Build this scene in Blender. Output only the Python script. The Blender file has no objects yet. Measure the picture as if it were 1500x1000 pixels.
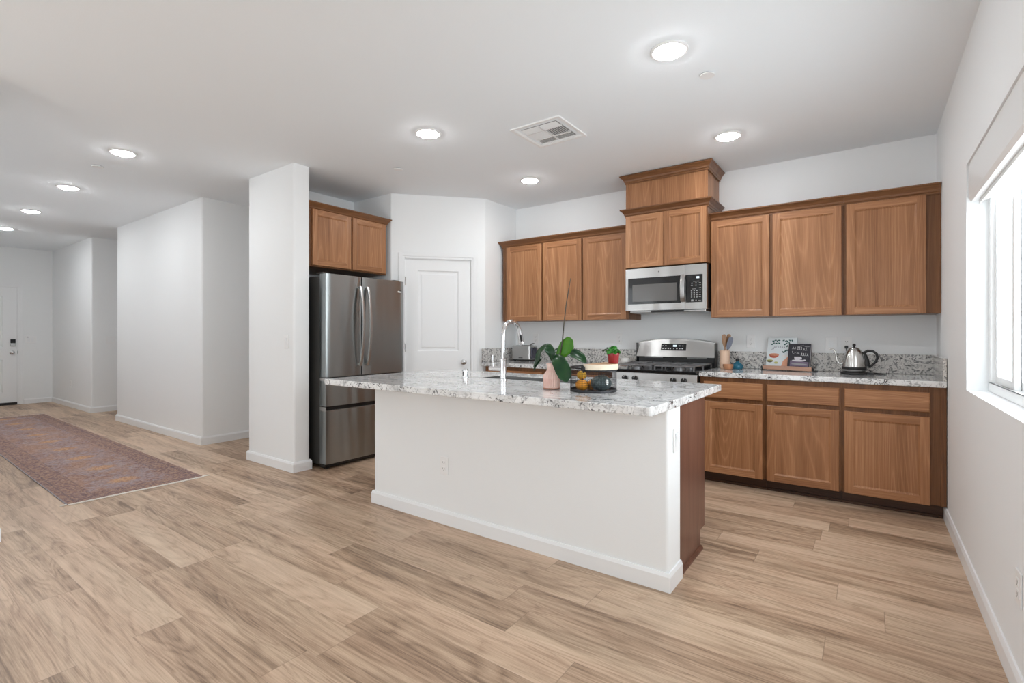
import bpy, math, random
from mathutils import Vector, Matrix
random.seed(7)
PI = math.pi
C = bpy.context.scene.collection
SC = bpy.context.scene

# ------------------------------------------------------------------ camera, world, exposure
cam_d = bpy.data.cameras.new('camera')
cam_d.sensor_width = 36.0
cam_d.lens = 726.8 / 1500 * 36
cam_d.shift_y = -10 / 1500
cam_d.clip_start = 0.02
cam = bpy.data.objects.new('camera', cam_d)
C.objects.link(cam)
cam.location = (0, 0, 1.22)
cam.rotation_euler = (PI / 2, 0, math.radians(35.79))
SC.camera = cam

world = bpy.data.worlds.new('world')
SC.world = world
world.use_nodes = True
bg = world.node_tree.nodes['Background']
bg.inputs[0].default_value = (0.90, 0.955, 1.0, 1)
# overcast sky, brighter on the sun's side (+X)
wt = world.node_tree
wc = wt.nodes.new('ShaderNodeTexCoord')
wsep = wt.nodes.new('ShaderNodeSeparateXYZ')
wt.links.new(wc.outputs['Generated'], wsep.inputs[0])
wmx = wt.nodes.new('ShaderNodeMath'); wmx.operation = 'MAXIMUM'; wmx.inputs[1].default_value = 0.0
wt.links.new(wsep.outputs[0], wmx.inputs[0])
wma = wt.nodes.new('ShaderNodeMath'); wma.operation = 'MULTIPLY_ADD'
wma.inputs[1].default_value = 4.2; wma.inputs[2].default_value = 2.5
wt.links.new(wmx.outputs[0], wma.inputs[0])
wt.links.new(wma.outputs[0], bg.inputs[1])

SC.view_settings.view_transform = 'Standard'
SC.view_settings.look = 'None'
SC.view_settings.exposure = 0.42
SC.view_settings.gamma = 1.0
SC.view_settings.use_curve_mapping = False
SC.cycles.use_denoising = True
SC.cycles.max_bounces = 14
SC.cycles.diffuse_bounces = 9
SC.cycles.glossy_bounces = 5
SC.cycles.transparent_max_bounces = 24
SC.cycles.sample_clamp_indirect = 6.0
LAMP = 90.0             # emission of the kitchen lamps
LAMP_HALL = 116.0       # hall lamps set brighter to lift the light level there


def portal(loc, rot, sx, sy):
    l = bpy.data.lights.new('daylight_portal', 'AREA')
    l.shape = 'RECTANGLE'; l.size = sx; l.size_y = sy
    l.cycles.is_portal = True
    o = bpy.data.objects.new('daylight_portal', l); C.objects.link(o)
    o.location = loc; o.rotation_euler = rot


portal((0.60, 2.48, 1.52), (0, PI / 2, 0), 1.2, 2.05)        # kitchen window, light travels -X
portal((-2.0, -3.64, 1.15), (PI / 2, 0, 0), 2.0, 2.2)         # unseen rear opening added for daylight, light travels +Y
portal((0.60, -1.4, 1.5), (0, PI / 2, 0), 1.2, 1.4)           # unseen window added for daylight, light travels -X

portal((-4.26, -1.75, 1.15), (0, -PI / 2, 0), 2.3, 2.3)        # unseen left opening added for daylight, light travels +X

# ------------------------------------------------------------------ node helpers


class G:
    def __init__(self, name):
        self.m = bpy.data.materials.new(name)
        self.m.use_nodes = True
        self.t = self.m.node_tree
        self.b = self.t.nodes['Principled BSDF']
        self.out = self.t.nodes['Material Output']

    def n(self, typ, ins=None, **props):
        nd = self.t.nodes.new(typ)
        for k, v in props.items():
            setattr(nd, k, v)
        if ins:
            for k, v in ins.items():
                self.put(nd.inputs[k], v)
        return nd

    def put(self, sock, v):
        if isinstance(v, bpy.types.NodeSocket):
            self.t.links.new(v, sock)
        elif isinstance(v, (tuple, list)):
            n = len(sock.default_value)
            v = tuple(v)
            sock.default_value = v + (1.0,) * (n - len(v)) if len(v) < n else v[:n]
        else:
            sock.default_value = v

    def set(self, **kw):
        names = {'color': 'Base Color', 'rough': 'Roughness', 'metal': 'Metallic', 'spec': 'Specular IOR Level',
                 'coat': 'Coat Weight', 'coat_rough': 'Coat Roughness', 'normal': 'Normal', 'emit': 'Emission Color',
                 'emit_s': 'Emission Strength', 'trans': 'Transmission Weight', 'ior': 'IOR', 'aniso': 'Anisotropic',
                 'alpha': 'Alpha', 'sss': 'Subsurface Weight', 'aniso_rot': 'Anisotropic Rotation', 'sheen': 'Sheen Weight'}
        for k, v in kw.items():
            self.put(self.b.inputs[names[k]], v)
        return self

    def obj(self):
        return self.n('ShaderNodeTexCoord').outputs['Object']

    def sep(self, v):
        return self.n('ShaderNodeSeparateXYZ', {0: v}).outputs

    def comb(self, x, y, z):
        return self.n('ShaderNodeCombineXYZ', {0: x, 1: y, 2: z}).outputs[0]

    def math(self, op, a, b=0.0, c=None):
        d = {0: a, 1: b}
        if c is not None:
            d[2] = c
        return self.n('ShaderNodeMath', d, operation=op).outputs[0]

    def vmul(self, v, s):
        return self.n('ShaderNodeVectorMath', {0: v, 1: s}, operation='MULTIPLY').outputs[0]

    def vadd(self, v, s):
        return self.n('ShaderNodeVectorMath', {0: v, 1: s}, operation='ADD').outputs[0]

    def noise(self, v, scale, detail=2.0, rough=0.5, dist=0.0):
        return self.n('ShaderNodeTexNoise', {'Vector': v, 'Scale': scale, 'Detail': detail, 'Roughness': rough,
                                             'Distortion': dist}).outputs['Fac']

    def voro(self, v, scale, out='Distance'):
        return self.n('ShaderNodeTexVoronoi', {'Vector': v, 'Scale': scale}).outputs[out]

    def white(self, v):
        nd = self.n('ShaderNodeTexWhiteNoise', {'Vector': v}, noise_dimensions='3D')
        return nd.outputs['Value']

    def ramp(self, f, stops, interp='LINEAR'):
        nd = self.n('ShaderNodeValToRGB', {0: f})
        cr = nd.color_ramp
        cr.interpolation = interp
        while len(cr.elements) < len(stops):
            cr.elements.new(0.5)
        for e, (p, c) in zip(cr.elements, stops):
            e.position = p
            e.color = tuple(c) + (1,) if len(c) == 3 else c
        return nd.outputs[0]

    def rampf(self, f, a, b):
        return self.n('ShaderNodeMapRange', {0: f, 1: a, 2: b, 3: 0.0, 4: 1.0}, clamp=True).outputs[0]

    def mix(self, f, a, b, mode='MIX'):
        nd = self.n('ShaderNodeMix', data_type='RGBA', blend_type=mode)
        self.put(nd.inputs[0], f); self.put(nd.inputs[6], a); self.put(nd.inputs[7], b)
        return nd.outputs[2]

    def bump(self, h, strength, dist=0.01):
        return self.n('ShaderNodeBump', {'Height': h, 'Strength': strength, 'Distance': dist}).outputs[0]

    def rnd(self):
        return self.n('ShaderNodeObjectInfo').outputs['Random']


def plain(name, color, rough=0.5, metal=0.0, **kw):
    g = G(name)
    g.set(color=color, rough=rough, metal=metal, **kw)
    return g.m


def paint(name, color, rough, bump):
    g = G(name)
    h = g.noise(g.obj(), 160.0, 2.0)
    g.set(color=color, rough=rough, spec=0.3, normal=g.bump(h, bump, 0.003))
    return g.m


M = {}
M['wall'] = paint('wall_paint', (0.862, 0.880, 0.887), 0.6, 0.12)
M['ceiling'] = paint('ceiling_paint', (0.885, 0.923, 0.952), 0.8, 0.12)
M['trim'] = plain('white_trim', (0.86, 0.875, 0.885), 0.35)
M['vinyl'] = plain('white_vinyl', (0.86, 0.87, 0.87), 0.3)
M['plastic'] = plain('white_plastic', (0.87, 0.875, 0.875), 0.3)
M['slot'] = plain('grey_slot', (0.12, 0.12, 0.12), 0.5)
M['black'] = plain('black_plastic', (0.012, 0.012, 0.012), 0.35)
M['gloss'] = plain('black_glass', (0.012, 0.012, 0.013), 0.08)
M['iron'] = plain('cast_iron', (0.24, 0.24, 0.245), 0.32, 0.7)
M['chrome'] = plain('chrome', (0.80, 0.80, 0.81), 0.08, 1.0)
M['nickel'] = plain('satin_nickel', (0.50, 0.50, 0.50), 0.25, 1.0)
M['dark_metal'] = plain('dark_metal', (0.03, 0.03, 0.033), 0.4, 0.6)
M['white_mark'] = plain('white_print', (0.75, 0.75, 0.75), 0.5)
M['grey_mark'] = plain('grey_print', (0.32, 0.32, 0.32), 0.5)
M['shadow'] = plain('unlit_void', (0.02, 0.018, 0.016), 0.8)
M['orange'] = plain('orange_peel', (0.75, 0.30, 0.015), 0.45)
M['lemon'] = plain('lemon_peel', (0.75, 0.43, 0.03), 0.45)
M['tan_gourd'] = plain('tan_gourd', (0.50, 0.27, 0.13), 0.5)
M['sticker'] = plain('paper_sticker', (0.8, 0.8, 0.78), 0.5)
M['red_pot'] = plain('red_glaze', (0.28, 0.018, 0.022), 0.25)
M['soil'] = plain('dark_soil', (0.03, 0.02, 0.014), 0.9)
M['cream_jar'] = plain('white_ceramic', (0.80, 0.79, 0.76), 0.25)
M['blue_glass'] = plain('blue_glass', (0.02, 0.13, 0.20), 0.08)
M['copper'] = plain('copper_bowl', (0.52, 0.25, 0.13), 0.35, 0.3)
M['stem'] = plain('dry_stem', (0.06, 0.05, 0.035), 0.6)
M['fringe'] = plain('cream_fringe', (0.80, 0.76, 0.70), 0.9)
M['paper'] = plain('page_edges', (0.70, 0.68, 0.72), 0.7)
M['slate_cover'] = plain('slate_cover', (0.018, 0.017, 0.026), 0.45)
M['pale_cover'] = plain('pale_cover', (0.74, 0.80, 0.82), 0.4)
M['peach'] = plain('peach_print', (0.80, 0.40, 0.25), 0.5)
M['coral'] = plain('coral_print', (0.55, 0.13, 0.07), 0.5)
M['leafprint'] = plain('green_print', (0.02, 0.10, 0.09), 0.5)
M['lime'] = plain('lime_print', (0.55, 0.55, 0.20), 0.5)
M['olive'] = plain('olive_print', (0.16, 0.15, 0.08), 0.5)
M['mauve'] = plain('mauve_print', (0.16, 0.12, 0.19), 0.5)
M['greyblue'] = plain('grey_blue_silicone', (0.19, 0.21, 0.27), 0.5)
M['tape'] = plain('blue_grey_binding', (0.35, 0.33, 0.35), 0.9)

g = G('lamp_lens'); g.set(color=(1, 1, 1), emit=(0.97, 0.985, 1.0), emit_s=LAMP, rough=0.5); M['lens'] = g.m
g = G('hall_lamp_lens'); g.set(color=(1, 1, 1), emit=(0.97, 0.985, 1.0), emit_s=LAMP_HALL, rough=0.5); M['lens_hall'] = g.m
g = G('lit_display'); g.set(color=(0, 0, 0), emit=(0.8, 0.9, 1.0), emit_s=0.9); M['display'] = g.m

# thin window pane: clear with a faint reflection
g = G('window_glass')
tr = g.n('ShaderNodeBsdfTransparent', {0: (0.97, 0.98, 0.98, 1)})
gl = g.n('ShaderNodeBsdfGlossy', {0: (1, 1, 1, 1), 1: 0.02})
mx = g.n('ShaderNodeMixShader', {0: 0.06, 1: tr.outputs[0], 2: gl.outputs[0]})
g.t.links.new(mx.outputs[0], g.out.inputs[0]); M['glass'] = g.m


def steel(name, color, rough, wav, axis=2):
    """brushed steel: fine streaks across the brushing direction"""
    g = G(name)
    p = g.obj()
    sc = (4, 4, 260) if axis == 2 else (260, 260, 4)
    w = g.noise(g.vmul(p, (6, 6, 1.0)), 1.0, 1.0)
    tn = g.n('ShaderNodeTangent', direction_type='RADIAL', axis='Z').outputs[0]
    g.set(color=color, metal=1.0, rough=rough, aniso=0.75, aniso_rot=0.25, normal=g.bump(w, wav, 0.02))
    g.put(g.b.inputs['Tangent'], tn)
    return g.m


M['fridge'] = steel('dark_brushed_steel', (0.36, 0.38, 0.38), 0.30, 0.9)
M['fridge_side'] = plain('charcoal_enamel', (0.06, 0.058, 0.055), 0.45, 0.3)
M['edge_steel'] = plain('light_steel_edge', (0.50, 0.50, 0.49), 0.35, 0.9)
M['steel'] = steel('brushed_steel', (0.52, 0.52, 0.515), 0.30, 0.4)
M['kettle_steel'] = steel('satin_steel', (0.66, 0.65, 0.63), 0.24, 0.0)
M['sink_steel'] = plain('sink_steel', (0.42, 0.42, 0.42), 0.3, 1.0)


def wood(name, cols, axis, coat=0.15, rough=0.42, scale=1.0):
    """axis: the grain runs along local axis 0/1/2"""
    g = G(name)
    p = g.obj()
    r = g.math('MULTIPLY', g.rnd(), 31.0)
    st = [15.0 * scale, 15.0 * scale, 15.0 * scale]; st[axis] = 1.0 * scale
    q = g.vadd(g.vmul(p, tuple(st)), g.comb(r, r, r))
    low = g.noise(q, 0.42, 0.4, 0.4, 0.15)
    rings = g.math('PINGPONG', g.math('MULTIPLY', low, 34.0), 1.0)
    rings = g.math('POWER', rings, 4.0)
    fs = [260.0, 260.0, 260.0]; fs[axis] = 4.0
    fine = g.noise(g.vadd(g.vmul(p, tuple(fs)), g.comb(r, r, r)), 1.0, 3.0, 0.6)
    bs = [14.0, 14.0, 14.0]; bs[axis] = 0.4
    band = g.noise(g.vadd(g.vmul(p, tuple(bs)), g.comb(r, r, r)), 1.0, 1.0)
    f = g.math('ADD', g.math('MULTIPLY', band, 0.42), g.math('MULTIPLY', fine, 0.48))
    f = g.math('ADD', f, g.math('MULTIPLY', rings, 0.13))
    f = g.math('ADD', f, g.math('MULTIPLY', g.math('SUBTRACT', g.rnd(), 0.5), 0.08))
    col = g.ramp(f, [(0.25, cols[0]), (0.50, cols[1]), (0.75, cols[2])])
    g.set(color=col, rough=rough, coat=coat, coat_rough=0.25, spec=0.35, normal=g.bump(fine, 0.08, 0.002))
    return g.m


CAB = [(0.205, 0.086, 0.034), (0.385, 0.178, 0.080), (0.57, 0.305, 0.155)]
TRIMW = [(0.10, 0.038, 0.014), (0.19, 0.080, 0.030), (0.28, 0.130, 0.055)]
M['wood_z'] = wood('stained_wood_upright', CAB, 2)
M['wood_x'] = wood('stained_wood_level', CAB, 0)
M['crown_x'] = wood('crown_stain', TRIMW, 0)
M['case_shade_z'] = wood('case_stain_shaded', TRIMW, 2)  # darker stain that also paints shade into the gaps between doors
DARK = [(0.085, 0.035, 0.022), (0.15, 0.066, 0.044), (0.21, 0.105, 0.075)]
M['panel_z'] = wood('dark_stained_panel', DARK, 2, coat=0.3, rough=0.35)
M['toe'] = wood('dark_toe_board', [(0.04, 0.018, 0.010), (0.075, 0.033, 0.018), (0.10, 0.05, 0.03)], 0)
M['light_wood'] = wood('pale_wood', [(0.45, 0.25, 0.13), (0.60, 0.37, 0.21), (0.70, 0.47, 0.30)], 0)
M['stand_wood'] = wood('pinkish_wood', [(0.38, 0.20, 0.13), (0.48, 0.28, 0.20), (0.58, 0.37, 0.27)], 0)
M['edge_sheen_wood'] = plain('wood_edge_sheen', (0.76, 0.66, 0.52), 0.5)  # lid side: reflected light painted in as a paler wood tone
M['utensil_wood'] = wood('utensil_wood', [(0.22, 0.11, 0.05), (0.36, 0.19, 0.09), (0.48, 0.29, 0.16)], 2)


def granite(name, streak, dark):
    g = G(name)
    p = g.obj()
    base = g.noise(p, 6.0, 4.0, 0.6, 0.6)
    q = g.vmul(p, streak)
    vein = g.noise(q, 2.6, 5.0, 0.65, 1.2)
    col = g.mix(g.math('MULTIPLY', g.rampf(vein, 0.50, 0.66), 0.68), (0.84, 0.85, 0.85), (0.40, 0.405, 0.41))
    col = g.mix(g.math('MULTIPLY', g.rampf(base, 0.50, 0.68), 0.35), col, (0.60, 0.585, 0.565))
    mask = g.rampf(g.noise(p, 5.5, 2.0, 0.5, 0.8), 0.40, 0.56)
    sp = g.noise(p, 40.0, 4.0, 0.7, 1.2)
    spk = g.math('MULTIPLY', g.rampf(sp, dark, dark + 0.05), mask)
    col = g.mix(spk, col, (0.05, 0.05, 0.056))
    sp3 = g.noise(p, 26.0, 3.0, 0.7, 1.0)
    col = g.mix(g.math('MULTIPLY', g.rampf(sp3, 0.54, 0.62), 0.55), col, (0.33, 0.33, 0.34))
    sp2 = g.voro(p, 105.0)
    col = g.mix(g.math('MULTIPLY', g.rampf(sp2, 0.20, 0.10), 0.4), col, (0.22, 0.22, 0.23))
    g.set(color=col, rough=0.10, spec=0.5, coat=0.3, coat_rough=0.05)
    return g.m


M['granite'] = granite('island_granite', (0.9, 4.0, 4.0), 0.53)
M['granite_back'] = granite('counter_granite', (2.2, 2.2, 2.2), 0.52)

# swirled granite for the upright splash pieces
g = G('splash_granite')
p = g.obj()
w1 = g.noise(p, 6.0, 3.0, 0.6, 1.6)
r1 = g.math('PINGPONG', g.math('MULTIPLY', w1, 14.0), 1.0)
col = g.ramp(r1, [(0.0, (0.06, 0.06, 0.065)), (0.28, (0.32, 0.315, 0.31)), (0.62, (0.72, 0.70, 0.67))])
n2 = g.noise(p, 42.0, 4.0, 0.7, 1.0)
col = g.mix(g.rampf(n2, 0.42, 0.58), col, (0.62, 0.605, 0.58))
n3 = g.noise(p, 70.0, 2.0, 0.6, 1.0)
col = g.mix(g.rampf(n3, 0.58, 0.64), col, (0.05, 0.05, 0.055))
g.set(color=col, rough=0.12, coat=0.3, coat_rough=0.05)
M['granite_splash'] = g.m

# vinyl plank floor, planks running along X
g = G('plank_floor')
p = g.obj()
sx, sy, sz = g.sep(p)
PW, PL = 0.182, 1.22
row = g.math('FLOOR', g.math('DIVIDE', sy, PW))
off = g.math('MULTIPLY', g.white(g.comb(row, 3.7, 1.1)), PL)
xs = g.math('ADD', sx, off)
cidx = g.math('FLOOR', g.math('DIVIDE', xs, PL))
v = g.white(g.comb(row, cidx, 5.3))
v2 = g.white(g.comb(row, cidx, 9.1))
vz = g.math('MULTIPLY', v, 60.0)
q = g.comb(g.math('MULTIPLY', sx, 1.0), g.math('MULTIPLY', sy, 8.0), vz)
low = g.noise(q, 0.75, 1.5, 0.5, 0.9)
rings = g.math('PINGPONG', g.math('MULTIPLY', low, 26.0), 1.0)
rings = g.math('POWER', rings, 2.0)
broad = g.noise(g.comb(g.math('MULTIPLY', sx, 0.9), g.math('MULTIPLY', sy, 11.0), vz), 1.0, 2.0, 0.5, 0.6)
streak = g.noise(g.comb(g.math('MULTIPLY', sx, 2.2), g.math('MULTIPLY', sy, 34.0), vz), 1.5, 5.0, 0.7, 0.4)
fine = g.noise(g.comb(g.math('MULTIPLY', sx, 7.0), g.math('MULTIPLY', sy, 230.0), vz), 1.0, 3.0, 0.65)
kn = g.voro(g.comb(g.math('MULTIPLY', sx, 1.5), g.math('MULTIPLY', sy, 5.5), vz), 0.62)
knot = g.rampf(kn, 0.13, 0.02)
tone = g.math('ADD', g.math('MULTIPLY', v2, 0.23), g.math('MULTIPLY', broad, 0.58))
tone = g.math('ADD', tone, g.math('MULTIPLY', streak, 0.55))
tone = g.math('SUBTRACT', tone, g.math('MULTIPLY', rings, 0.12))
tone = g.math('SUBTRACT', tone, g.math('MULTIPLY', knot, 0.22))
tone = g.math('ADD', tone, g.math('MULTIPLY', g.math('SUBTRACT', fine, 0.5), 0.46))
col = g.ramp(tone, [(0.38, (0.215, 0.140, 0.092)), (0.55, (0.400, 0.278, 0.187)), (0.72, (0.560, 0.412, 0.291)),
                    (0.95, (0.690, 0.535, 0.395))])
pink = g.rampf(g.noise(g.comb(g.math('MULTIPLY', sx, 0.7), g.math('MULTIPLY', sy, 5.0), vz), 1.0, 1.0), 0.35, 0.65)
col = g.mix(g.math('MULTIPLY', pink, 0.8), col, g.mix(1.0, col, (1.0, 0.955, 0.95), 'MULTIPLY'))
fy = g.math('FRACT', g.math('DIVIDE', sy, PW))
fx = g.math('FRACT', g.math('DIVIDE', xs, PL))
ey = g.math('LESS_THAN', g.math('MINIMUM', fy, g.math('SUBTRACT', 1.0, fy)), 0.008)
ex = g.math('LESS_THAN', g.math('MINIMUM', fx, g.math('SUBTRACT', 1.0, fx)), 0.0014)
seam = g.math('MULTIPLY', g.math('MAXIMUM', g.math('MULTIPLY', ey, 0.45), ex), 0.4)
col = g.mix(seam, col, (0.14, 0.095, 0.065))
g.set(color=col, rough=g.math('ADD', g.math('MULTIPLY', fine, 0.12), 0.36), spec=0.4, normal=g.bump(fine, 0.06, 0.002))
M['floor'] = g.m

# faded oriental runner (local x along its length 0..5.6, y across 0..0.88)
g = G('rug_pile')
p = g.obj()
sx, sy, sz = g.sep(p)
d = g.math('MINIMUM', sy, g.math('SUBTRACT', 0.885, sy))
d = g.math('MINIMUM', d, sx)
d = g.math('MINIMUM', d, g.math('SUBTRACT', 5.62, sx))
fld = g.noise(p, 11.0, 5.0, 0.75, 1.8)
field = g.ramp(fld, [(0.28, (0.10, 0.042, 0.045)), (0.40, (0.20, 0.095, 0.082)), (0.48, (0.33, 0.185, 0.15)), (0.54, (0.27, 0.20, 0.215)),
                     (0.62, (0.36, 0.29, 0.30)), (0.75, (0.48, 0.30, 0.18))])
big = g.noise(g.vmul(p, (2.6, 4.2, 1.0)), 1.0, 2.0, 0.6, 0.8)
field = g.mix(g.math('MULTIPLY', g.rampf(big, 0.46, 0.62), 0.55), field, (0.40, 0.205, 0.115))
wob = g.noise(p, 34.0, 3.0, 0.7, 0.5)
# medallions every 0.62 m down the middle
mxx = g.math('SUBTRACT', g.math('FRACT', g.math('DIVIDE', g.math('SUBTRACT', sx, 0.10), 0.62)), 0.5)
mxx = g.math('MULTIPLY', mxx, 0.62)
myy = g.math('MULTIPLY', g.math('SUBTRACT', sy, 0.4425), 0.85)
md_ = g.math('SQRT', g.math('ADD', g.math('MULTIPLY', mxx, mxx), g.math('MULTIPLY', myy, myy)))
md_ = g.math('ADD', md_, g.math('MULTIPLY', g.math('SUBTRACT', wob, 0.5), 0.26))
medc = g.ramp(wob, [(0.36, (0.20, 0.06, 0.05)), (0.47, (0.55, 0.25, 0.07)), (0.62, (0.68, 0.38, 0.14))])
halo = g.math('MULTIPLY', g.rampf(md_, 0.20, 0.14), 0.4)
col = g.mix(halo, field, (0.36, 0.30, 0.325))
col = g.mix(g.math('MULTIPLY', g.rampf(md_, 0.095, 0.075), 0.75), col, medc)
bord = g.rampf(d, 0.175, 0.155)
bw = g.noise(p, 21.0, 4.0, 0.75, 1.8)
bcol = g.ramp(bw, [(0.32, (0.07, 0.030, 0.042)), (0.44, (0.17, 0.075, 0.075)), (0.52, (0.24, 0.135, 0.12)),
                   (0.58, (0.45, 0.24, 0.11)), (0.66, (0.27, 0.22, 0.25)), (0.76, (0.14, 0.055, 0.05))])
col = g.mix(g.math('MULTIPLY', bord, 0.85), col, bcol)
l1 = g.math('MULTIPLY', g.math('LESS_THAN', g.math('ABSOLUTE', g.math('SUBTRACT', d, 0.17)), 0.006), 0.35)
l2 = g.math('MULTIPLY', g.math('LESS_THAN', g.math('ABSOLUTE', g.math('SUBTRACT', d, 0.045)), 0.006), 0.5)
col = g.mix(g.math('MAXIMUM', l1, l2), col, (0.08, 0.045, 0.06))
spk = g.noise(p, 62.0, 3.0, 0.7)
col = g.mix(g.math('MULTIPLY', g.rampf(spk, 0.50, 0.66), 0.5), col, (0.56, 0.40, 0.31))
col = g.mix(g.math('MULTIPLY', g.rampf(spk, 0.47, 0.34), 0.6), col, (0.085, 0.04, 0.045))
g.set(color=col, rough=0.95, sheen=0.2, spec=0.1, normal=g.bump(spk, 0.4, 0.004))
M['rug'] = g.m

# leaves
def leafmat(name, a, b, rough):
    g = G(name)
    n = g.noise(g.obj(), 14.0, 2.0)
    g.set(color=g.ramp(n, [(0.3, a), (0.7, b)]), rough=rough, spec=0.35)
    return g.m


M['leaf_dark'] = leafmat('dark_orchid_leaf', (0.005, 0.030, 0.012), (0.014, 0.062, 0.016), 0.28)
M['leaf_light'] = leafmat('bright_orchid_leaf', (0.035, 0.17, 0.006), (0.085, 0.27, 0.010), 0.35)
M['leaf_herb'] = leafmat('herb_leaf', (0.02, 0.14, 0.015), (0.06, 0.28, 0.03), 0.45)

g = G('kabocha_rind')
p = g.obj()
n = g.noise(p, 60.0, 4.0, 0.7)
col = g.ramp(n, [(0.35, (0.035, 0.055, 0.055)), (0.55, (0.08, 0.115, 0.12)), (0.72, (0.22, 0.27, 0.27))])
g.set(color=col, rough=0.45, normal=g.bump(n, 0.3, 0.003))
M['kabocha'] = g.m
g = G('blush_vase')
n = g.noise(g.vmul(g.obj(), (1, 1, 3)), 9.0, 2.0)
g.set(color=g.ramp(n, [(0.35, (0.80, 0.49, 0.41)), (0.65, (0.88, 0.65, 0.57))]), rough=0.3, coat=0.4)
M['vase'] = g.m
M['crock'] = plain('peach_crock', (0.74, 0.52, 0.38), 0.35)

# ------------------------------------------------------------------ mesh helpers


class MB:
    def __init__(self):
        self.v = []; self.f = []; self.m = []

    def add(self, vs, fs, mi=0):
        b = len(self.v)
        self.v += [tuple(x) for x in vs]
        self.f += [tuple(b + i for i in f) for f in fs]
        self.m += [mi] * len(fs)
        return self

    def box(self, x0, x1, y0, y1, z0, z1, mi=0):
        vs = [(x, y, z) for z in (z0, z1) for y in (y0, y1) for x in (x0, x1)]
        fs = [(0, 2, 3, 1), (4, 5, 7, 6), (0, 1, 5, 4), (2, 6, 7, 3), (0, 4, 6, 2), (1, 3, 7, 5)]
        return self.add(vs, fs, mi)

    def prism(self, poly, z0, z1, mi=0):
        """poly counter-clockwise seen from above"""
        n = len(poly)
        vs = [(x, y, z0) for x, y in poly] + [(x, y, z1) for x, y in poly]
        fs = [tuple(reversed(range(n))), tuple(range(n, 2 * n))]
        fs += [(i, (i + 1) % n, n + (i + 1) % n, n + i) for i in range(n)]
        return self.add(vs, fs, mi)

    def lathe(self, prof, seg=32, c=(0, 0, 0), mi=0, a0=0.0, a1=2 * PI, fn=None):
        full = abs(a1 - a0 - 2 * PI) < 1e-6
        k = seg if full else seg + 1
        vs = []
        for r, z in prof:
            for i in range(k):
                a = a0 + (a1 - a0) * i / seg
                rr = fn(r, z, a) if fn else r
                vs.append((c[0] + rr * math.cos(a), c[1] + rr * math.sin(a), c[2] + z))
        fs = []
        for j in range(len(prof) - 1):
            for i in range(seg):
                i2 = (i + 1) % k
                fs.append((j * k + i, j * k + i2, (j + 1) * k + i2, (j + 1) * k + i))
        return self.add(vs, fs, mi)

    def cyl(self, c, r, z0, z1, seg=24, mi=0):
        return self.lathe([(0, z0), (r, z0), (r, z1), (0, z1)], seg, (c[0], c[1], 0), mi)

    def tube(self, pts, r, seg=10, mi=0, closed=False, flat=1.0):
        pts = [Vector(p) for p in pts]
        n = len(pts)
        rs = r if isinstance(r, (list, tuple)) else [r] * n
        ring = []
        up = None
        for i in range(n):
            if closed:
                t = (pts[(i + 1) % n] - pts[i - 1])
            else:
                t = pts[min(i + 1, n - 1)] - pts[max(i - 1, 0)]
            t.normalize()
            if up is None:
                up = Vector((0, 0, 1)) if abs(t.z) < 0.9 else Vector((1, 0, 0))
            a = up - t * up.dot(t)
            if a.length < 1e-6:
                a = t.orthogonal()
            a.normalize(); up = a
            b = t.cross(a)
            ring.append([pts[i] + (a * math.cos(2 * PI * k / seg) * flat + b * math.sin(2 * PI * k / seg)) * rs[i]
                         for k in range(seg)])
        vs = [p for q in ring for p in q]
        fs = []
        for i in range(n if closed else n - 1):
            j = (i + 1) % n
            for k in range(seg):
                k2 = (k + 1) % seg
                fs.append((i * seg + k, i * seg + k2, j * seg + k2, j * seg + k))
        if not closed:
            fs.append(tuple(reversed(range(seg))))
            fs.append(tuple((n - 1) * seg + k for k in range(seg)))
        return self.add(vs, fs, mi)

    def ball(self, c, rx, ry, rz, seg=20, rings=12, mi=0, fn=None):
        vs = []
        for j in range(rings + 1):
            th = PI * j / rings
            for i in range(seg):
                a = 2 * PI * i / seg
                k = fn(a, th) if fn else 1.0
                vs.append((c[0] + rx * k * math.sin(th) * math.cos(a), c[1] + ry * k * math.sin(th) * math.sin(a),
                           c[2] - rz * math.cos(th)))
        fs = []
        for j in range(rings):
            for i in range(seg):
                i2 = (i + 1) % seg
                fs.append((j * seg + i, j * seg + i2, (j + 1) * seg + i2, (j + 1) * seg + i))
        return self.add(vs, fs, mi)

    def sweep(self, path, prof, closed=False, mi=0):
        """prof: (out, z) points; 'out' is to the right of the path direction; mitred at corners"""
        n = len(path)
        P = [Vector((a[0], a[1])) for a in path]

        def nrm(i):
            d = (P[(i + 1) % n] - P[i]).normalized()
            return Vector((d.y, -d.x))
        vs = []
        for i in range(n):
            if closed or 0 < i < n - 1:
                n1, n2 = nrm(i - 1 if i else n - 1), nrm(i)
                m = (n1 + n2)
                m = m / m.dot(n1)
            else:
                m = nrm(0) if i == 0 else nrm(n - 2)
            for o, z in prof:
                q = P[i] + m * o
                vs.append((q.x, q.y, z))
        k = len(prof)
        fs = []
        for i in range(n if closed else n - 1):
            j = (i + 1) % n
            for a in range(k):
                b = (a + 1) % k
                fs.append((i * k + a, j * k + a, j * k + b, i * k + b))
        if not closed:
            fs.append(tuple(range(k)))
            fs.append(tuple(reversed([(n - 1) * k + a for a in range(k)])))
        return self.add(vs, fs, mi)


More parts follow.
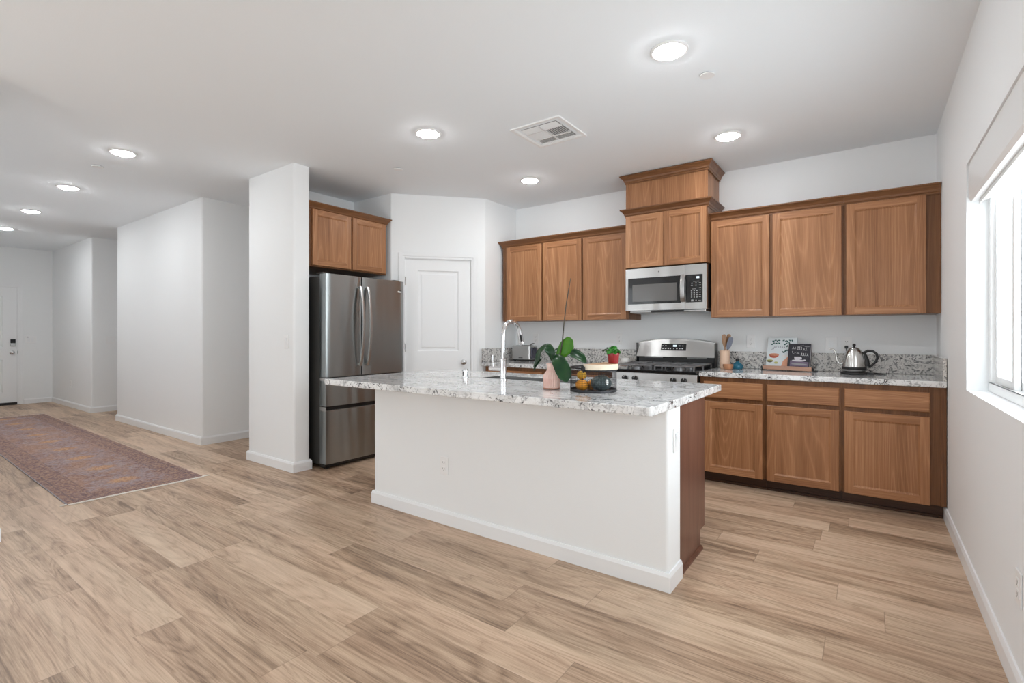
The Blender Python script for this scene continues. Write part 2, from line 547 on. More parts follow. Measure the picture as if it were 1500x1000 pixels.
def part(name, mb, mats, parent=None, bevel=0.0, smooth=None, label=None, kind=None, T=None, world=False, seg=2,
         recalc=True):
    me = bpy.data.meshes.new(name)
    vs = mb.v
    if T is not None:
        vs = [tuple(T @ Vector(p)) for p in vs]
    if world and parent is not None:
        L = Vector((0, 0, 0)); q = parent
        while q is not None:
            L += q.location; q = q.parent
        vs = [tuple(Vector(p) - L) for p in vs]
    me.from_pydata([tuple(p) for p in vs], [], mb.f)
    mats = mats if isinstance(mats, (list, tuple)) else [mats]
    for m in mats:
        me.materials.append(M[m] if isinstance(m, str) else m)
    me.polygons.foreach_set('material_index', mb.m)
    if recalc:
        import bmesh
        bm = bmesh.new(); bm.from_mesh(me)
        bmesh.ops.remove_doubles(bm, verts=bm.verts, dist=1e-6)
        bmesh.ops.recalc_face_normals(bm, faces=bm.faces)
        bm.to_mesh(me); bm.free()
    if smooth is not None:
        me.polygons.foreach_set('use_smooth', [True] * len(me.polygons))
        me.set_sharp_from_angle(angle=math.radians(smooth))
    me.update()
    o = bpy.data.objects.new(name, me)
    C.objects.link(o)
    if parent is not None:
        o.parent = parent
    if bevel:
        md = o.modifiers.new('bevel', 'BEVEL')
        md.width = bevel; md.segments = seg; md.limit_method = 'ANGLE'; md.angle_limit = math.radians(40)
        md.harden_normals = False
    if label:
        o['label'] = label
    if kind:
        o['kind'] = kind
    return o


def struct(name, mb, mats, bevel=0.0, smooth=None, T=None, label=None):
    o = part(name, mb, mats, None, bevel, smooth, label, 'structure', T)
    return o


def thing(name, label, cat, loc=(0, 0, 0), rz=0.0, group=None, kind=None):
    o = bpy.data.objects.new(name, None)
    C.objects.link(o)
    o.empty_display_size = 0.05
    o.location = loc; o.rotation_euler = (0, 0, rz)
    if label:
        o['label'] = label
    if cat:
        o['category'] = cat
    if group:
        o['group'] = group
    if kind:
        o['kind'] = kind
    return o


def dup(root, loc, label, rz=None):
    r = root.copy(); C.objects.link(r)
    r.location = loc
    if rz is not None:
        r.rotation_euler = (0, 0, rz)
    r['label'] = label
    for ch in list(root.children):
        c = ch.copy(); C.objects.link(c); c.parent = r
        for gch in list(ch.children):
            d = gch.copy(); C.objects.link(d); d.parent = c
    return r


def rc(poly, radii, seg=5):
    """round chosen corners of a polygon"""
    out = []
    n = len(poly)
    for i in range(n):
        r = radii.get(i, 0)
        p = Vector(poly[i])
        if not r:
            out.append(tuple(p)); continue
        a = (Vector(poly[i - 1]) - p).normalized(); b = (Vector(poly[(i + 1) % n]) - p).normalized()
        half = math.acos(max(-1, min(1, a.dot(b)))) / 2
        d = r / math.tan(half)
        c = p + (a + b).normalized() * (r / math.sin(half))
        s, e = p + a * d - c, p + b * d - c
        a0 = math.atan2(s.y, s.x); a1 = math.atan2(e.y, e.x)
        da = (a1 - a0 + PI) % (2 * PI) - PI
        for k in range(seg + 1):
            t = a0 + da * k / seg
            out.append((c.x + r * math.cos(t), c.y + r * math.sin(t)))
    return out


# ------------------------------------------------------------------ the shell
CEIL = 2.74
WR, WB = 0.41, 4.93
mb = MB().box(-12.6, 0.75, -3.9, 5.8, -0.08, 0.0); struct('floor', mb, 'floor')
mb = MB().box(-12.6, 0.75, -3.9, 5.8, CEIL, CEIL + 0.1); struct('ceiling', mb, 'ceiling')
mb = MB().box(-3.49, WR + 0.2, WB, WB + 0.12, 0, CEIL); struct('wall_back', mb, 'wall')

# right wall with the kitchen window and an unseen one added behind the camera for daylight
WY0, WY1, WZ0, WZ1 = 1.45, 3.495, 0.93, 2.105
mb = MB()
xa, xb = WR, WR + 0.17
mb.box(xa, xb, WY1, WB, 0, CEIL)
mb.box(xa, xb, -0.2, WY0, 0, CEIL)
mb.box(xa, xb, WY0, WY1, 0, WZ0)
mb.box(xa, xb, WY0, WY1, WZ1, CEIL)
mb.box(xa, xb, -0.7, -0.2, 0, CEIL)
mb.box(xa, xb, -2.1, -0.7, 0, 0.9)
mb.box(xa, xb, -2.1, -0.7, 2.1, CEIL)
mb.box(xa, xb, -3.6, -2.1, 0, CEIL)
struct('wall_right', mb, 'wall')
mb = MB()
mb.box(-4.17, -3.0, -3.72, -3.6, 0, CEIL)
mb.box(-1.0, WR + 0.17, -3.72, -3.6, 0, CEIL)
mb.box(-3.0, -1.0, -3.72, -3.6, 2.25, CEIL)
struct('wall_rear', mb, 'wall')  # gap under the header is the added daylight opening
mb = MB().prism([(-12.1, 0.48), (-4.29, 0.48), (-4.29, -0.6), (-4.17, -0.6), (-4.17, 0.598), (-12.1, 0.598)], 0, CEIL)
mb.box(-4.29, -4.17, -3.72, -2.9, 0, CEIL)
mb.box(-4.29, -4.17, -2.9, -0.6, 2.3, CEIL)
struct('wall_left', mb, 'wall')  # break in this wall was added to admit daylight

# column beside the refrigerator and alcove back
poly = rc([(-4.93, 2.43), (-4.13, 2.43), (-4.13, 2.585), (-4.815, 2.585), (-4.815, 3.68), (-4.93, 3.68)],
          {0: 0.018, 1: 0.018, 2: 0.018})
mb = MB().prism(poly, 0, CEIL); struct('wall_column', mb, 'wall', smooth=30)

# pantry: alcove end, diagonal front with door, side
A, B_, C_, D_ = (-4.815, 3.57), (-4.18, 3.57), (-3.49, 4.33), (-3.49, 4.93)
ux, uy = (C_[0] - B_[0]), (C_[1] - B_[1])
ul = math.hypot(ux, uy); ux /= ul; uy /= ul
nx, ny = -uy, ux            # into the pantry


def dp(u, v):
    return (B_[0] + ux * u + nx * v, B_[1] + uy * u + ny * v)


DU0, DU1, DZ = 0.135, 0.875, 2.055
mb = MB()
poly = rc([A, B_, dp(DU0, 0), dp(DU0, 0.11), (-4.24, 3.68), (-4.815, 3.68)], {1: 0.02})
mb.prism(poly, 0, CEIL)
poly = rc([dp(DU1, 0), C_, D_, (-3.60, 4.93), (-3.60, 4.38), dp(DU1, 0.11)], {1: 0.02})
mb.prism(poly, 0, CEIL)
mb.prism([dp(DU0, 0), dp(DU1, 0), dp(DU1, 0.11), dp(DU0, 0.11)], DZ, CEIL)
struct('wall_pantry', mb, 'wall', smooth=30)

# hall blocks on the far side
poly = rc([(-8.69, 2.44), (-5.98, 2.44), (-5.98, 5.3), (-8.69, 5.3)], {0: 0.02, 1: 0.02})
mb = MB().prism(poly, 0, CEIL); struct('wall_hall', mb, 'wall', smooth=30)
poly = rc([(-12.1, 2.44), (-9.85, 2.44), (-9.85, 5.3), (-12.1, 5.3)], {1: 0.02})
mb = MB().prism(poly, 0, CEIL); struct('wall_entry_side', mb, 'wall', smooth=30)
mb = MB()
mb.box(-5.98, -4.815, 5.3, 5.42, 0, CEIL); struct('wall_passage', mb, 'wall')
mb = MB().box(-9.85, -8.69, 5.3, 5.42, 0, CEIL); struct('wall_recess', mb, 'wall')
mb = MB().box(-4.93, -4.815, 3.68, 5.3, 0, CEIL); struct('wall_passage_side', mb, 'wall')
FY0, FY1, FZ = 1.06, 1.99, 2.05
mb = MB()
mb.box(-12.22, -12.1, 0.48, FY0, 0, CEIL)
mb.box(-12.22, -12.1, FY1, 2.44, 0, CEIL)
mb.box(-12.22, -12.1, FY0, FY1, FZ, CEIL)
struct('wall_entry', mb, 'wall')

# island half wall
IX0, IX1, IY0, IY1 = -2.93, -0.775, 2.345, 2.52
poly = rc([(IX0, IY0), (IX1, IY0), (IX1, IY1), (IX0, IY1)], {0: 0.018, 1: 0.018})
mb = MB().prism(poly, 0, 0.872); struct('wall_island', mb, 'wall', smooth=30)

# baseboards
BP = [(0.0, 0.0), (0.014, 0.0), (0.014, 0.072), (0.007, 0.089), (0.0, 0.089)]


def baseboard(side, path):
    mb = MB().sweep(path, BP)
    struct('baseboard_' + side, mb, 'trim')


baseboard('right', [(WR, 4.335), (WR, -3.6)])
baseboard('column', [(-4.93, 2.75), (-4.93, 2.43), (-4.13, 2.43), (-4.13, 2.585), (-4.2, 2.585)])
baseboard('hall', [(-8.69, 2.9), (-8.69, 2.44), (-5.98, 2.44), (-5.98, 5.3)])
baseboard('entry_side', [(-12.1, 2.44), (-9.85, 2.44), (-9.85, 5.3)])
baseboard('entry', [(-12.1, FY1 + 0.072), (-12.1, 2.44)])
baseboard('left', [(-4.17, -0.54), (-4.17, 0.598), (-12.1, 0.598)])
baseboard('pantry', [dp(0.94, 0), C_, (-3.49, 4.37)])
baseboard('island', [(IX0, IY1), (IX0, IY0), (IX1, IY0), (IX1, IY1)])
baseboard('passage', [(-5.98, 5.3), (-4.93, 5.3)])

# ------------------------------------------------------------------ doors
E2 = Matrix.Identity(4)


def wallmat(origin, ang):
    """local x along the wall, local -y out of the wall, z up"""
    return Matrix.Translation(Vector(origin)) @ Matrix.Rotation(ang, 4, 'Z')


def casing(mb, u0, u1, zt, w=0.062):
    for (a, b, t) in ((0.0, w, 0.012), (w * 0.35, w, 0.018)):
        mb.box(u0 - b, u0 - a, -t, 0, 0, zt + b)
        mb.box(u1 + a, u1 + b, -t, 0, 0, zt + b)
        mb.box(u0 - a, u1 + a, -t, 0, zt + a, zt + b)


def raised_panel(mb, x0, x1, z0, z1, y, mi=0, d=0.009, w=0.03):
    """sunk groove with a raised field, set in a slab front at y (front faces -y)"""
    rings = [(0, 0), (0.010, d), (w, d), (w + 0.016, 0.003)]
    vs = []
    for ins, dep in rings:
        vs += [(x0 + ins, y + dep, z0 + ins), (x1 - ins, y + dep, z0 + ins), (x1 - ins, y + dep, z1 - ins),
               (x0 + ins, y + dep, z1 - ins)]
    fs = []
    for k in range(len(rings) - 1):
        for i in range(4):
            j = (i + 1) % 4
            fs.append((k * 4 + i, k * 4 + j, k * 4 + 4 + j, k * 4 + 4 + i))
    k = len(rings) - 1
    fs.append((k * 4, k * 4 + 1, k * 4 + 2, k * 4 + 3))
    mb.add(vs, fs, mi)


def slab_front(mb, x0, x1, z0, z1, y, holes, mi=0):
    """flat front with rectangular holes stacked in z, one column"""
    hx0, hx1 = holes[0][0], holes[0][1]
    def q(a, b, c, d):
        mb.add([(a, y, c), (b, y, c), (b, y, d), (a, y, d)], [(0, 1, 2, 3)], mi)
    q(x0, hx0, z0, z1); q(hx1, x1, z0, z1)
    zc = z0
    for h in sorted(holes, key=lambda h: h[2]):
        q(hx0, hx1, zc, h[2]); zc = h[3]
    q(hx0, hx1, zc, z1)


def moulded_door(x0, x1, z0, z1, panels, t=0.035):
    mb = MB()
    slab_front(mb, x0, x1, z0, z1, 0, panels)
    for p_ in panels:
        raised_panel(mb, p_[0], p_[1], p_[2], p_[3], 0)
    mb.add([(x0, 0, z0), (x0, t, z0), (x1, t, z0), (x1, 0, z0), (x0, 0, z1), (x0, t, z1), (x1, t, z1), (x1, 0, z1)],
           [(0, 1, 5, 4), (1, 2, 6, 5), (2, 3, 7, 6), (4, 5, 6, 7), (0, 3, 2, 1)])
    return mb


# pantry door (door_2), local frame on the diagonal wall
TP = wallmat((B_[0], B_[1], 0), math.atan2(uy, ux))
d2 = thing('door_2', None, None, kind='structure')
mb = moulded_door(0.150, 0.862, 0.012, 2.042, [(0.284, 0.728, 1.04, 1.92), (0.284, 0.728, 0.20, 0.825)])
part('door_leaf', mb, 'trim', d2, T=TP @ Matrix.Translation((0, 0.012, 0)))
mb = MB()
mb.box(0.135, 0.1495, 0.0, 0.11, 0, 2.055); mb.box(0.8625, 0.875, 0.0, 0.11, 0, 2.055); mb.box(0.1495, 0.8625, 0, 0.11, 2.0425, 2.055)
part('door_jamb', mb, 'trim', d2, T=TP)
for hz in (1.80, 1.08, 0.25):
    mb = MB().box(0.137, 0.153, -0.004, 0.0, hz - 0.045, hz + 0.045)
    mb.lathe([(0, hz - 0.045), (0.006, hz - 0.045), (0.006, hz + 0.045), (0, hz + 0.045)], 10, (0.149, -0.005, 0))
    part('hinge', mb, 'nickel', d2, T=TP)
mb = MB()
RX = Matrix.Rotation(PI / 2, 4, 'X')
mb.lathe([(0, 0), (0.030, 0), (0.030, 0.006), (0.012, 0.010), (0.012, 0.030), (0.022, 0.036), (0.028, 0.046),
          (0.026, 0.058), (0.014, 0.066), (0, 0.067)], 24)
part('doorknob', mb, 'nickel', d2, T=TP @ Matrix.Translation((0.783, 0.012, 0.917)) @ RX, smooth=40)
mb = MB(); casing(mb, 0.145, 0.868, 2.047); struct('trim_1', mb, 'trim', T=TP, bevel=0.003)

# front door (door_1) at the end of the hall; local x = +Y, out of wall = +X
TF = wallmat((-12.1, 0, 0), PI / 2)
d1 = thing('door_1', None, None, kind='structure')
mb = moulded_door(FY0 + 0.01, FY1 - 0.012, 0.045, 2.04, [(1.245, 1.80, 1.005, 1.89), (1.245, 1.80, 0.22, 0.79)])
part('door_leaf', mb, 'trim', d1, T=TF @ Matrix.Translation((0, 0.01, 0)))
mb = MB()
mb.box(FY0, FY0 + 0.0095, 0, 0.12, 0, FZ); mb.box(FY1 - 0.0115, FY1, 0, 0.12, 0, FZ); mb.box(FY0 + 0.0095, FY1 - 0.0115, 0, 0.12, 2.0405, FZ)
part('door_jamb', mb, 'trim', d1, T=TF)
mb = MB().box(FY0 + 0.01, FY1 - 0.012, -0.01, 0.10, 0.0, 0.044)
part('threshold', mb, 'black', d1, T=TF, label='black door threshold')
mb = MB().box(1.893, 1.958, -0.02, 0.01, 1.075, 1.14)
part('keypad_lock', mb, 'gloss', d1, T=TF, bevel=0.006, label='black keypad lock')
mb = MB().box(1.893, 1.958, -0.016, 0.01, 1.017, 1.074)
part('lock_plate', mb, 'nickel', d1, T=TF, bevel=0.006)
mb = MB().lathe([(0, 0), (0.032, 0), (0.032, 0.006), (0.012, 0.01), (0.012, 0.03), (0.028, 0.045), (0.025, 0.06), (0, 0.067)], 20)
part('doorknob', mb, 'nickel', d1, T=TF @ Matrix.Translation((1.918, 0.01, 0.911)) @ RX, smooth=40)
mb = MB().box(1.979, 1.985, -0.002, 0.0, 0.89, 0.94)
part('strike_plate', mb, 'nickel', d1, T=TF)
mb = MB(); casing(mb, FY0, FY1, 2.048); struct('trim_2', mb, 'trim', T=TF, bevel=0.003)

# ------------------------------------------------------------------ window_1 (right wall)
w1 = thing('window_1', None, None, kind='structure')
FX0, FX1 = 0.495, 0.56
mb = MB()
fw = 0.045
mb.box(FX0, FX1, WY0, WY1, WZ0, WZ0 + fw)
mb.box(FX0, FX1, WY0, WY1, WZ1 - fw, WZ1)
mb.box(FX0, FX1, WY1 - fw, WY1, WZ0 + fw, WZ1 - fw)
mb.box(FX0, FX1, WY0, WY0 + fw, WZ0 + fw, WZ1 - fw)
part('window_frame', mb, 'vinyl', w1, bevel=0.004)
for (ya, yb, x0) in ((3.04, 3.45, 0.512), (1.95, 3.08, 0.536), (1.495, 1.99, 0.512)):
    mb = MB()
    s = 0.038; za, zb = WZ0 + fw, WZ1 - fw; x1 = x0 + 0.022
    mb.box(x0, x1, ya, ya + s, za, zb); mb.box(x0, x1, yb - s, yb, za, zb)
    mb.box(x0, x1, ya + s, yb - s, za, za + s); mb.box(x0, x1, ya + s, yb - s, zb - s, zb)
    sash = part('window_sash', mb, 'vinyl', w1, bevel=0.003)
    mb = MB().box(x0 + 0.009, x0 + 0.012, ya + s, yb - s, za + s, zb - s)
    part('pane', mb, 'glass', sash)

# unseen window behind the camera, added to let daylight in
w2 = thing('added_window', None, None, kind='structure')
mb = MB()
for a, b in ((-2.1, -2.04), (-1.43, -1.37), (-0.76, -0.7)):
    mb.box(0.5, 0.56, a, b, 0.9, 2.1)
mb.box(0.5, 0.56, -2.04, -0.76, 0.9, 0.96); mb.box(0.5, 0.56, -2.04, -0.76, 2.04, 2.1)
part('window_frame', mb, 'vinyl', w2)
d3 = thing('added_rear_opening', None, None, kind='structure')  # unseen patio-style opening, added as a daylight source
mb = MB()
for a, b in ((-3.0, -2.93), (-2.04, -1.96), (-1.07, -1.0)):
    mb.box(a, b, -3.70, -3.63, 0, 2.25)
mb.box(-2.93, -1.07, -3.70, -3.63, 0, 0.06); mb.box(-2.93, -1.07, -3.70, -3.63, 2.18, 2.25)
part('added_opening_frame', mb, 'vinyl', d3)

d4 = thing('added_left_opening', None, None, kind='structure')  # unseen opening put in to light the room from the left
mb = MB()
for a, b in ((-2.9, -2.83), (-1.79, -1.71), (-0.67, -0.6)):
    mb.box(-4.27, -4.20, a, b, 0, 2.3)
mb.box(-4.27, -4.20, -2.83, -0.67, 0, 0.06); mb.box(-4.27, -4.20, -2.83, -0.67, 2.23, 2.3)
part('added_opening_frame', mb, 'vinyl', d4)

# roller shade in the window head
rs = thing('roller_shade', 'white roller shade raised to the top of the kitchen window', 'window shade', (0.45, 2.47, 2.09))
mb = MB()
prof = [(0.415, 1.925), (0.425, 1.905), (0.488, 1.905), (0.488, 2.085), (0.415, 2.085)]
n = len(prof)
vs = [(x, WY0 + 0.02, z) for x, z in prof] + [(x, 3.465, z) for x, z in prof]
mb.add(vs, [tuple(range(n)), tuple(reversed(range(n, 2 * n)))] + [(i, n + i, n + (i + 1) % n, (i + 1) % n) for i in range(n)])
part('cassette', mb, 'vinyl', rs, world=True)
mb = MB().box(0.418, 0.486, WY0 + 0.03, 3.455, 2.0855, 2.1045)
part('mounting_rail', mb, 'vinyl', rs, world=True)
mb = MB().box(0.452, 0.458, WY0 + 0.05, 3.44, 1.885, 1.904)
part('hem_bar', mb, 'vinyl', rs, world=True)

# ------------------------------------------------------------------ cabinets


def shaker(w, h, t=0.020, fr=0.052, d=0.008):
    """door in local coords: x 0..w, z 0..h, front at y=-t; slots: 0 upright grain, 1 level grain"""
    mb = MB()
    c = 0.003
    # outer sides with small chamfer
    def ring(ins, y):
        return [(ins, y, ins), (w - ins, y, ins), (w - ins, y, h - ins), (ins, y, h - ins)]
    vs = ring(0, 0) + ring(0, -t + c) + ring(c, -t)
    fs = [(3, 2, 1, 0)]
    for k in (0, 1):
        for i in range(4):
            j = (i + 1) % 4
            fs.append((k * 4 + i, k * 4 + j, k * 4 + 4 + j, k * 4 + 4 + i))
    mb.add(vs, fs, 0)
    y = -t
    mb.add([(c, y, c), (fr, y, c), (fr, y, h - c), (c, y, h - c)], [(0, 1, 2, 3)], 0)
    mb.add([(w - fr, y, c), (w - c, y, c), (w - c, y, h - c), (w - fr, y, h - c)], [(0, 1, 2, 3)], 0)
    mb.add([(fr, y, c), (w - fr, y, c), (w - fr, y, fr), (fr, y, fr)], [(0, 1, 2, 3)], 1)
    mb.add([(fr, y, h - fr), (w - fr, y, h - fr), (w - fr, y, h - c), (fr, y, h - c)], [(0, 1, 2, 3)], 1)
    def ring2(ins, yy):
        return [(ins, yy, ins), (w - ins, yy, ins), (w - ins, yy, h - ins), (ins, yy, h - ins)]
    vs = ring2(fr, y) + ring2(fr + 0.004, y + 0.003) + ring2(fr + 0.012, y + d) + ring2(fr + 0.013, y + d)
    fs = []
    for k in range(3):
        for i in range(4):
            j = (i + 1) % 4
            fs.append((k * 4 + i, k * 4 + j, k * 4 + 4 + j, k * 4 + 4 + i))
    fs.append((12, 13, 14, 15))
    mb.add(vs, fs, 0)
    return mb


def drawer_front(w, h, t=0.020):
    mb = MB()
    c = 0.006
    def ring(ins, y):
        return [(ins, y, ins), (w - ins, y, ins), (w - ins, y, h - ins), (ins, y, h - ins)]
    vs = ring(0, 0) + ring(0, -t + c) + ring(c, -t)
    fs = [(3, 2, 1, 0), (8, 9, 10, 11)]
    for k in (0, 1):
        for i in range(4):
            j = (i + 1) % 4
            fs.append((k * 4 + i, k * 4 + j, k * 4 + 4 + j, k * 4 + 4 + i))
    return mb.add(vs, fs, 0)


CROWN = [(0.0, -0.075), (0.006, -0.075), (0.006, -0.060), (0.012, -0.055), (0.016, -0.040), (0.034, -0.018), (0.040, -0.012),
         (0.046, -0.010), (0.046, 0.0), (0.0, 0.0)]


def crown_prof(ztop):
    return [(o, ztop + z) for o, z in CROWN]


def wood_part(name, mb, parent, mats=('wood_z', 'wood_x'), **kw):
    return part(name, mb, list(mats), parent, **kw)


def upper_unit(name, label, x0, x1, yf, z0, z1, doors, crown=None, group=None, zd0=0.0, zd1=0.0, ztop=2.288):
    """wall cabinet; doors: list of (x0,x1)"""
    t = thing(name, label, 'cabinet', ((x0 + x1) / 2, WB, z0), group=group)
    L = Vector(t.location)
    mb = MB().box(x0, x1, yf, WB - 0.002, z0, z1)
    wood_part('carcass', mb, t, ('case_shade_z',), world=True, bevel=0.0015)
    for a, b in doors:
        dmb = shaker(b - a, z1 - z0 - zd0 - zd1)
        o = wood_part('door', dmb, t)
        o.location = Vector((a, yf - 0.001, z0 + zd0)) - L
    if crown:
        mb = MB().sweep(crown, crown_prof(ztop))
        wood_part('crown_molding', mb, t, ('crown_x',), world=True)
    return t


UF = 4.605      # face of the wall cabinets
Z0 = 1.372
upper_unit('upper_cabinet', 'double-door brown wall cabinet right of the microwave', -1.143, -0.161, UF, Z0, 2.235,
           [(-1.138, -0.676), (-0.652, -0.176)], [(-0.161, UF - 0.001), (-1.143, UF - 0.001)][::-1], 'wall cabinets on the back wall',
           0.0, 0.018)
upper_unit('upper_cabinet', 'single-door brown wall cabinet in the corner by the window wall', -0.160, 0.407, UF, Z0, 2.235,
           [(-0.146, 0.326)], [(0.407, UF - 0.001), (-0.160, UF - 0.001)][::-1], 'wall cabinets on the back wall', 0.0, 0.018)
upper_unit('upper_cabinet', 'narrow single-door brown wall cabinet at the pantry end', -3.447, -2.893, UF, Z0, 2.235,
           [(-3.385, -2.914)], [(-2.893, UF - 0.001), (-3.447, UF - 0.001), (-3.447, WB - 0.002)][::-1], 'wall cabinets on the back wall',
           0.0, 0.018)
upper_unit('upper_cabinet', 'double-door brown wall cabinet left of the microwave', -2.892, -1.912, UF, Z0, 2.235,
           [(-2.890, -2.424), (-2.402, -1.930)], [(-1.912, UF - 0.001), (-2.892, UF - 0.001)][::-1], 'wall cabinets on the back wall',
           0.0, 0.018)

# deeper cabinet over the microwave and the boxed riser above it
MX0, MX1, MF = -1.898, -1.146, 4.505
upper_unit('upper_cabinet', 'tall-set double-door cabinet directly above the microwave', MX0, MX1, MF, 1.852, 2.405,
           [(MX0 + 0.004, -1.531), (-1.528, MX1 - 0.006)],
           [(MX1, WB - 0.002), (MX1, MF - 0.001), (MX0, MF - 0.001), (MX0, WB - 0.002)][::-1], 'wall cabinets on the back wall',
           0.0, 0.06, ztop=2.412)
t = thing('riser_box', 'brown wooden box with crown molding reaching the ceiling above the microwave cabinet', 'cabinet box',
          ((MX0 + MX1) / 2, WB, 2.413))
mb = MB().box(MX0 + 0.004, MX1 - 0.004, MF + 0.006, WB - 0.002, 2.4125, 2.728)
mb.box(MX0 - 0.002, MX0 + 0.03, MF, MF + 0.006, 2.4125, 2.70); mb.box(MX1 - 0.03, MX1 + 0.002, MF, MF + 0.006, 2.4125, 2.70)
wood_part('box_panel', mb, t, world=True, bevel=0.0015)
mb = MB().sweep([(MX1 + 0.003, WB - 0.002), (MX1 + 0.003, MF - 0.002), (MX0 - 0.003, MF - 0.002), (MX0 - 0.003, WB - 0.002)][::-1],
                crown_prof(2.733))
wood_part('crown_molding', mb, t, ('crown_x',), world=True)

# cabinet over the refrigerator (faces +X): local x along +Y, front -y -> +X
t = thing('upper_cabinet', 'short two-door brown cabinet above the refrigerator', 'cabinet', (-4.205, 2.587, 1.856), PI / 2)
W_ = 0.935
mb = MB().box(0.002, W_, 0.0, 0.60, 0, 0.56)
wood_part('carcass', mb, t, ('case_shade_z',), bevel=0.0015)
for a, b in ((0.06, 0.482), (0.502, 0.918)):
    o = wood_part('door', shaker(b - a, 0.523), t)
    o.location = (a, -0.001, 0.012)
mb = MB().sweep([(0.002, -0.001), (W_, -0.001), (W_, 0.60)], crown_prof(0.597))
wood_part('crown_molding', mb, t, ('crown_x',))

# base cabinets along the back wall
BF = 4.285


def base_unit(label, x0, x1, d0, d1, filler=0.0):
    t = thing('base_cabinet', label, 'cabinet', ((x0 + x1) / 2, WB, 0), group='base cabinets on the back wall')
    L = Vector(t.location)
    mb = MB().box(x0, x1, BF, WB - 0.002, 0.095, 0.872)
    wood_part('carcass', mb, t, ('case_shade_z',), world=True, bevel=0.0015)
    mb = MB().box(x0, x1, 4.352, 4.372, 0.0, 0.0945)
    mb.box(x0, x1, 4.338, 4.3515, 0.0, 0.018)
    part('toe_kick', mb, 'toe', t, world=True, label='dark recessed toe board')
    o = part('drawer_front', drawer_front(d1 - d0, 0.132), 'wood_x', t)
    o.location = Vector((d0, BF - 0.001, 0.704)) - L
    o = wood_part('door', shaker(d1 - d0, 0.582), t)
    o.location = Vector((d0, BF - 0.001, 0.092)) - L
    if filler:
        mb = MB().box(x1 - 0.028, x1, BF - 0.012, BF - 0.001, 0.095, 0.872)
        wood_part('filler_strip', mb, t, ('case_shade_z',), world=True)
    return t


base_unit('brown base cabinet with drawer next to the range, partly behind the island', -1.150, -0.662, -1.118, -0.677)
base_unit('brown base cabinet with drawer in the middle of the right-hand run', -0.661, -0.163, -0.647, -0.178)
base_unit('brown base cabinet with drawer in the corner by the window wall', -0.162, 0.406, -0.148, 0.324, filler=1)
base_unit('brown base cabinet below the toaster, mostly hidden by the island', -3.447, -2.69, -3.40, -2.71)
base_unit('brown base cabinet left of the range, mostly hidden by the island', -2.689, -1.922, -2.67, -1.95)

# island cabinet behind the half wall, open-topped carcass under the sink
ic = thing('island_cabinet', 'dark brown cabinet built behind the white island half wall', 'cabinet', (-1.85, 2.78, 0))
for (xa, xb) in ((-0.805, -0.786), (-2.925, -2.906)):
    mb = MB()
    poly = [(2.522, 0.0), (2.932, 0.0), (2.932, 0.105), (3.022, 0.105), (3.022, 0.872), (2.522, 0.872)]
    vs = [(xa, y, z) for y, z in poly] + [(xb, y, z) for y, z in poly]
    n = len(poly)
    mb.add(vs, [tuple(range(n)), tuple(reversed(range(n, 2 * n)))] + [(i, n + i, n + (i + 1) % n, (i + 1) % n) for i in range(n)])
    part('end_panel', mb, 'panel_z', ic, world=True)
mb = MB().box(-2.905, -0.806, 2.522, 3.0, 0.105, 0.122)
mb.box(-2.905, -0.806, 2.915, 2.932, 0.0, 0.1045)
part('bottom_board', mb, 'toe', ic, world=True)
mb = MB()
mb.sweep([(-0.7855, 2.54), (-0.7855, 2.935)], [(0.0, 0.0), (0.016, 0.0), (0.014, 0.008), (0.008, 0.016), (0.0, 0.020)])
part('shoe_molding', mb, 'panel_z', ic, world=True)
mb = MB().box(-2.905, -0.806, 3.0, 3.02, 0.70, 0.872)
part('front_rail', mb, 'panel_z', ic, world=True)
for k in range(4):
    a = -2.895 + k * 0.522
    o = part('door', shaker(0.512, 0.585), ['panel_z', 'panel_z'], ic)
    o.rotation_euler = (0, 0, PI)
    o.location = Vector((a + 0.512, 3.001, 0.108)) - Vector(ic.location)

# ------------------------------------------------------------------ countertops
SX0, SX1, SY0, SY1 = -3.08, -0.742, 2.03, 3.235
HX0, HX1, HY0, HY1 = -2.27, -1.50, 2.752, 2.992
T0, T1 = 0.874, 0.914
mb = MB()
outer = rc([(SX0, SY0), (SX1, SY0), (SX1, SY1), (SX0, SY1)], {0: 0.02, 1: 0.02}, 4)
n = len(outer)
for z, flip in ((T0, True), (T1, False)):
    # four bands around the sink hole
    ox0 = [p for p in outer]
    vs = [(x, y, z) for x, y in outer] + [(HX0, HY0, z), (HX1, HY0, z), (HX1, HY1, z), (HX0, HY1, z)]
    h0 = n
    # outer order: corner0 (5 pts: 0..4), corner1 (5..9), corner2 (10), corner3 (11)
    fs = [tuple(list(range(0, 10)) + [h0 + 1, h0]), tuple([9, 10, h0 + 2, h0 + 1]), tuple([10, 11, h0 + 3, h0 + 2]),
          tuple([11, 0, h0, h0 + 3])]
    if flip:
        fs = [tuple(reversed(f)) for f in fs]
    mb.add(vs, fs)
k = n + 4
fs = [(i, (i + 1) % n, k + (i + 1) % n, k + i) for i in range(n)]
for i in range(4):
    j = (i + 1) % 4
    fs.append((n + j, n + i, k + n + i, k + n + j))
mb2 = MB(); mb2.v = mb.v; mb2.f = mb.f + fs; mb2.m = [0] * len(mb2.f)
ct = part('island_countertop', mb2, 'granite', None, bevel=0.005)
ct['label'] = 'large speckled white granite slab on top of the island'; ct['category'] = 'countertop'

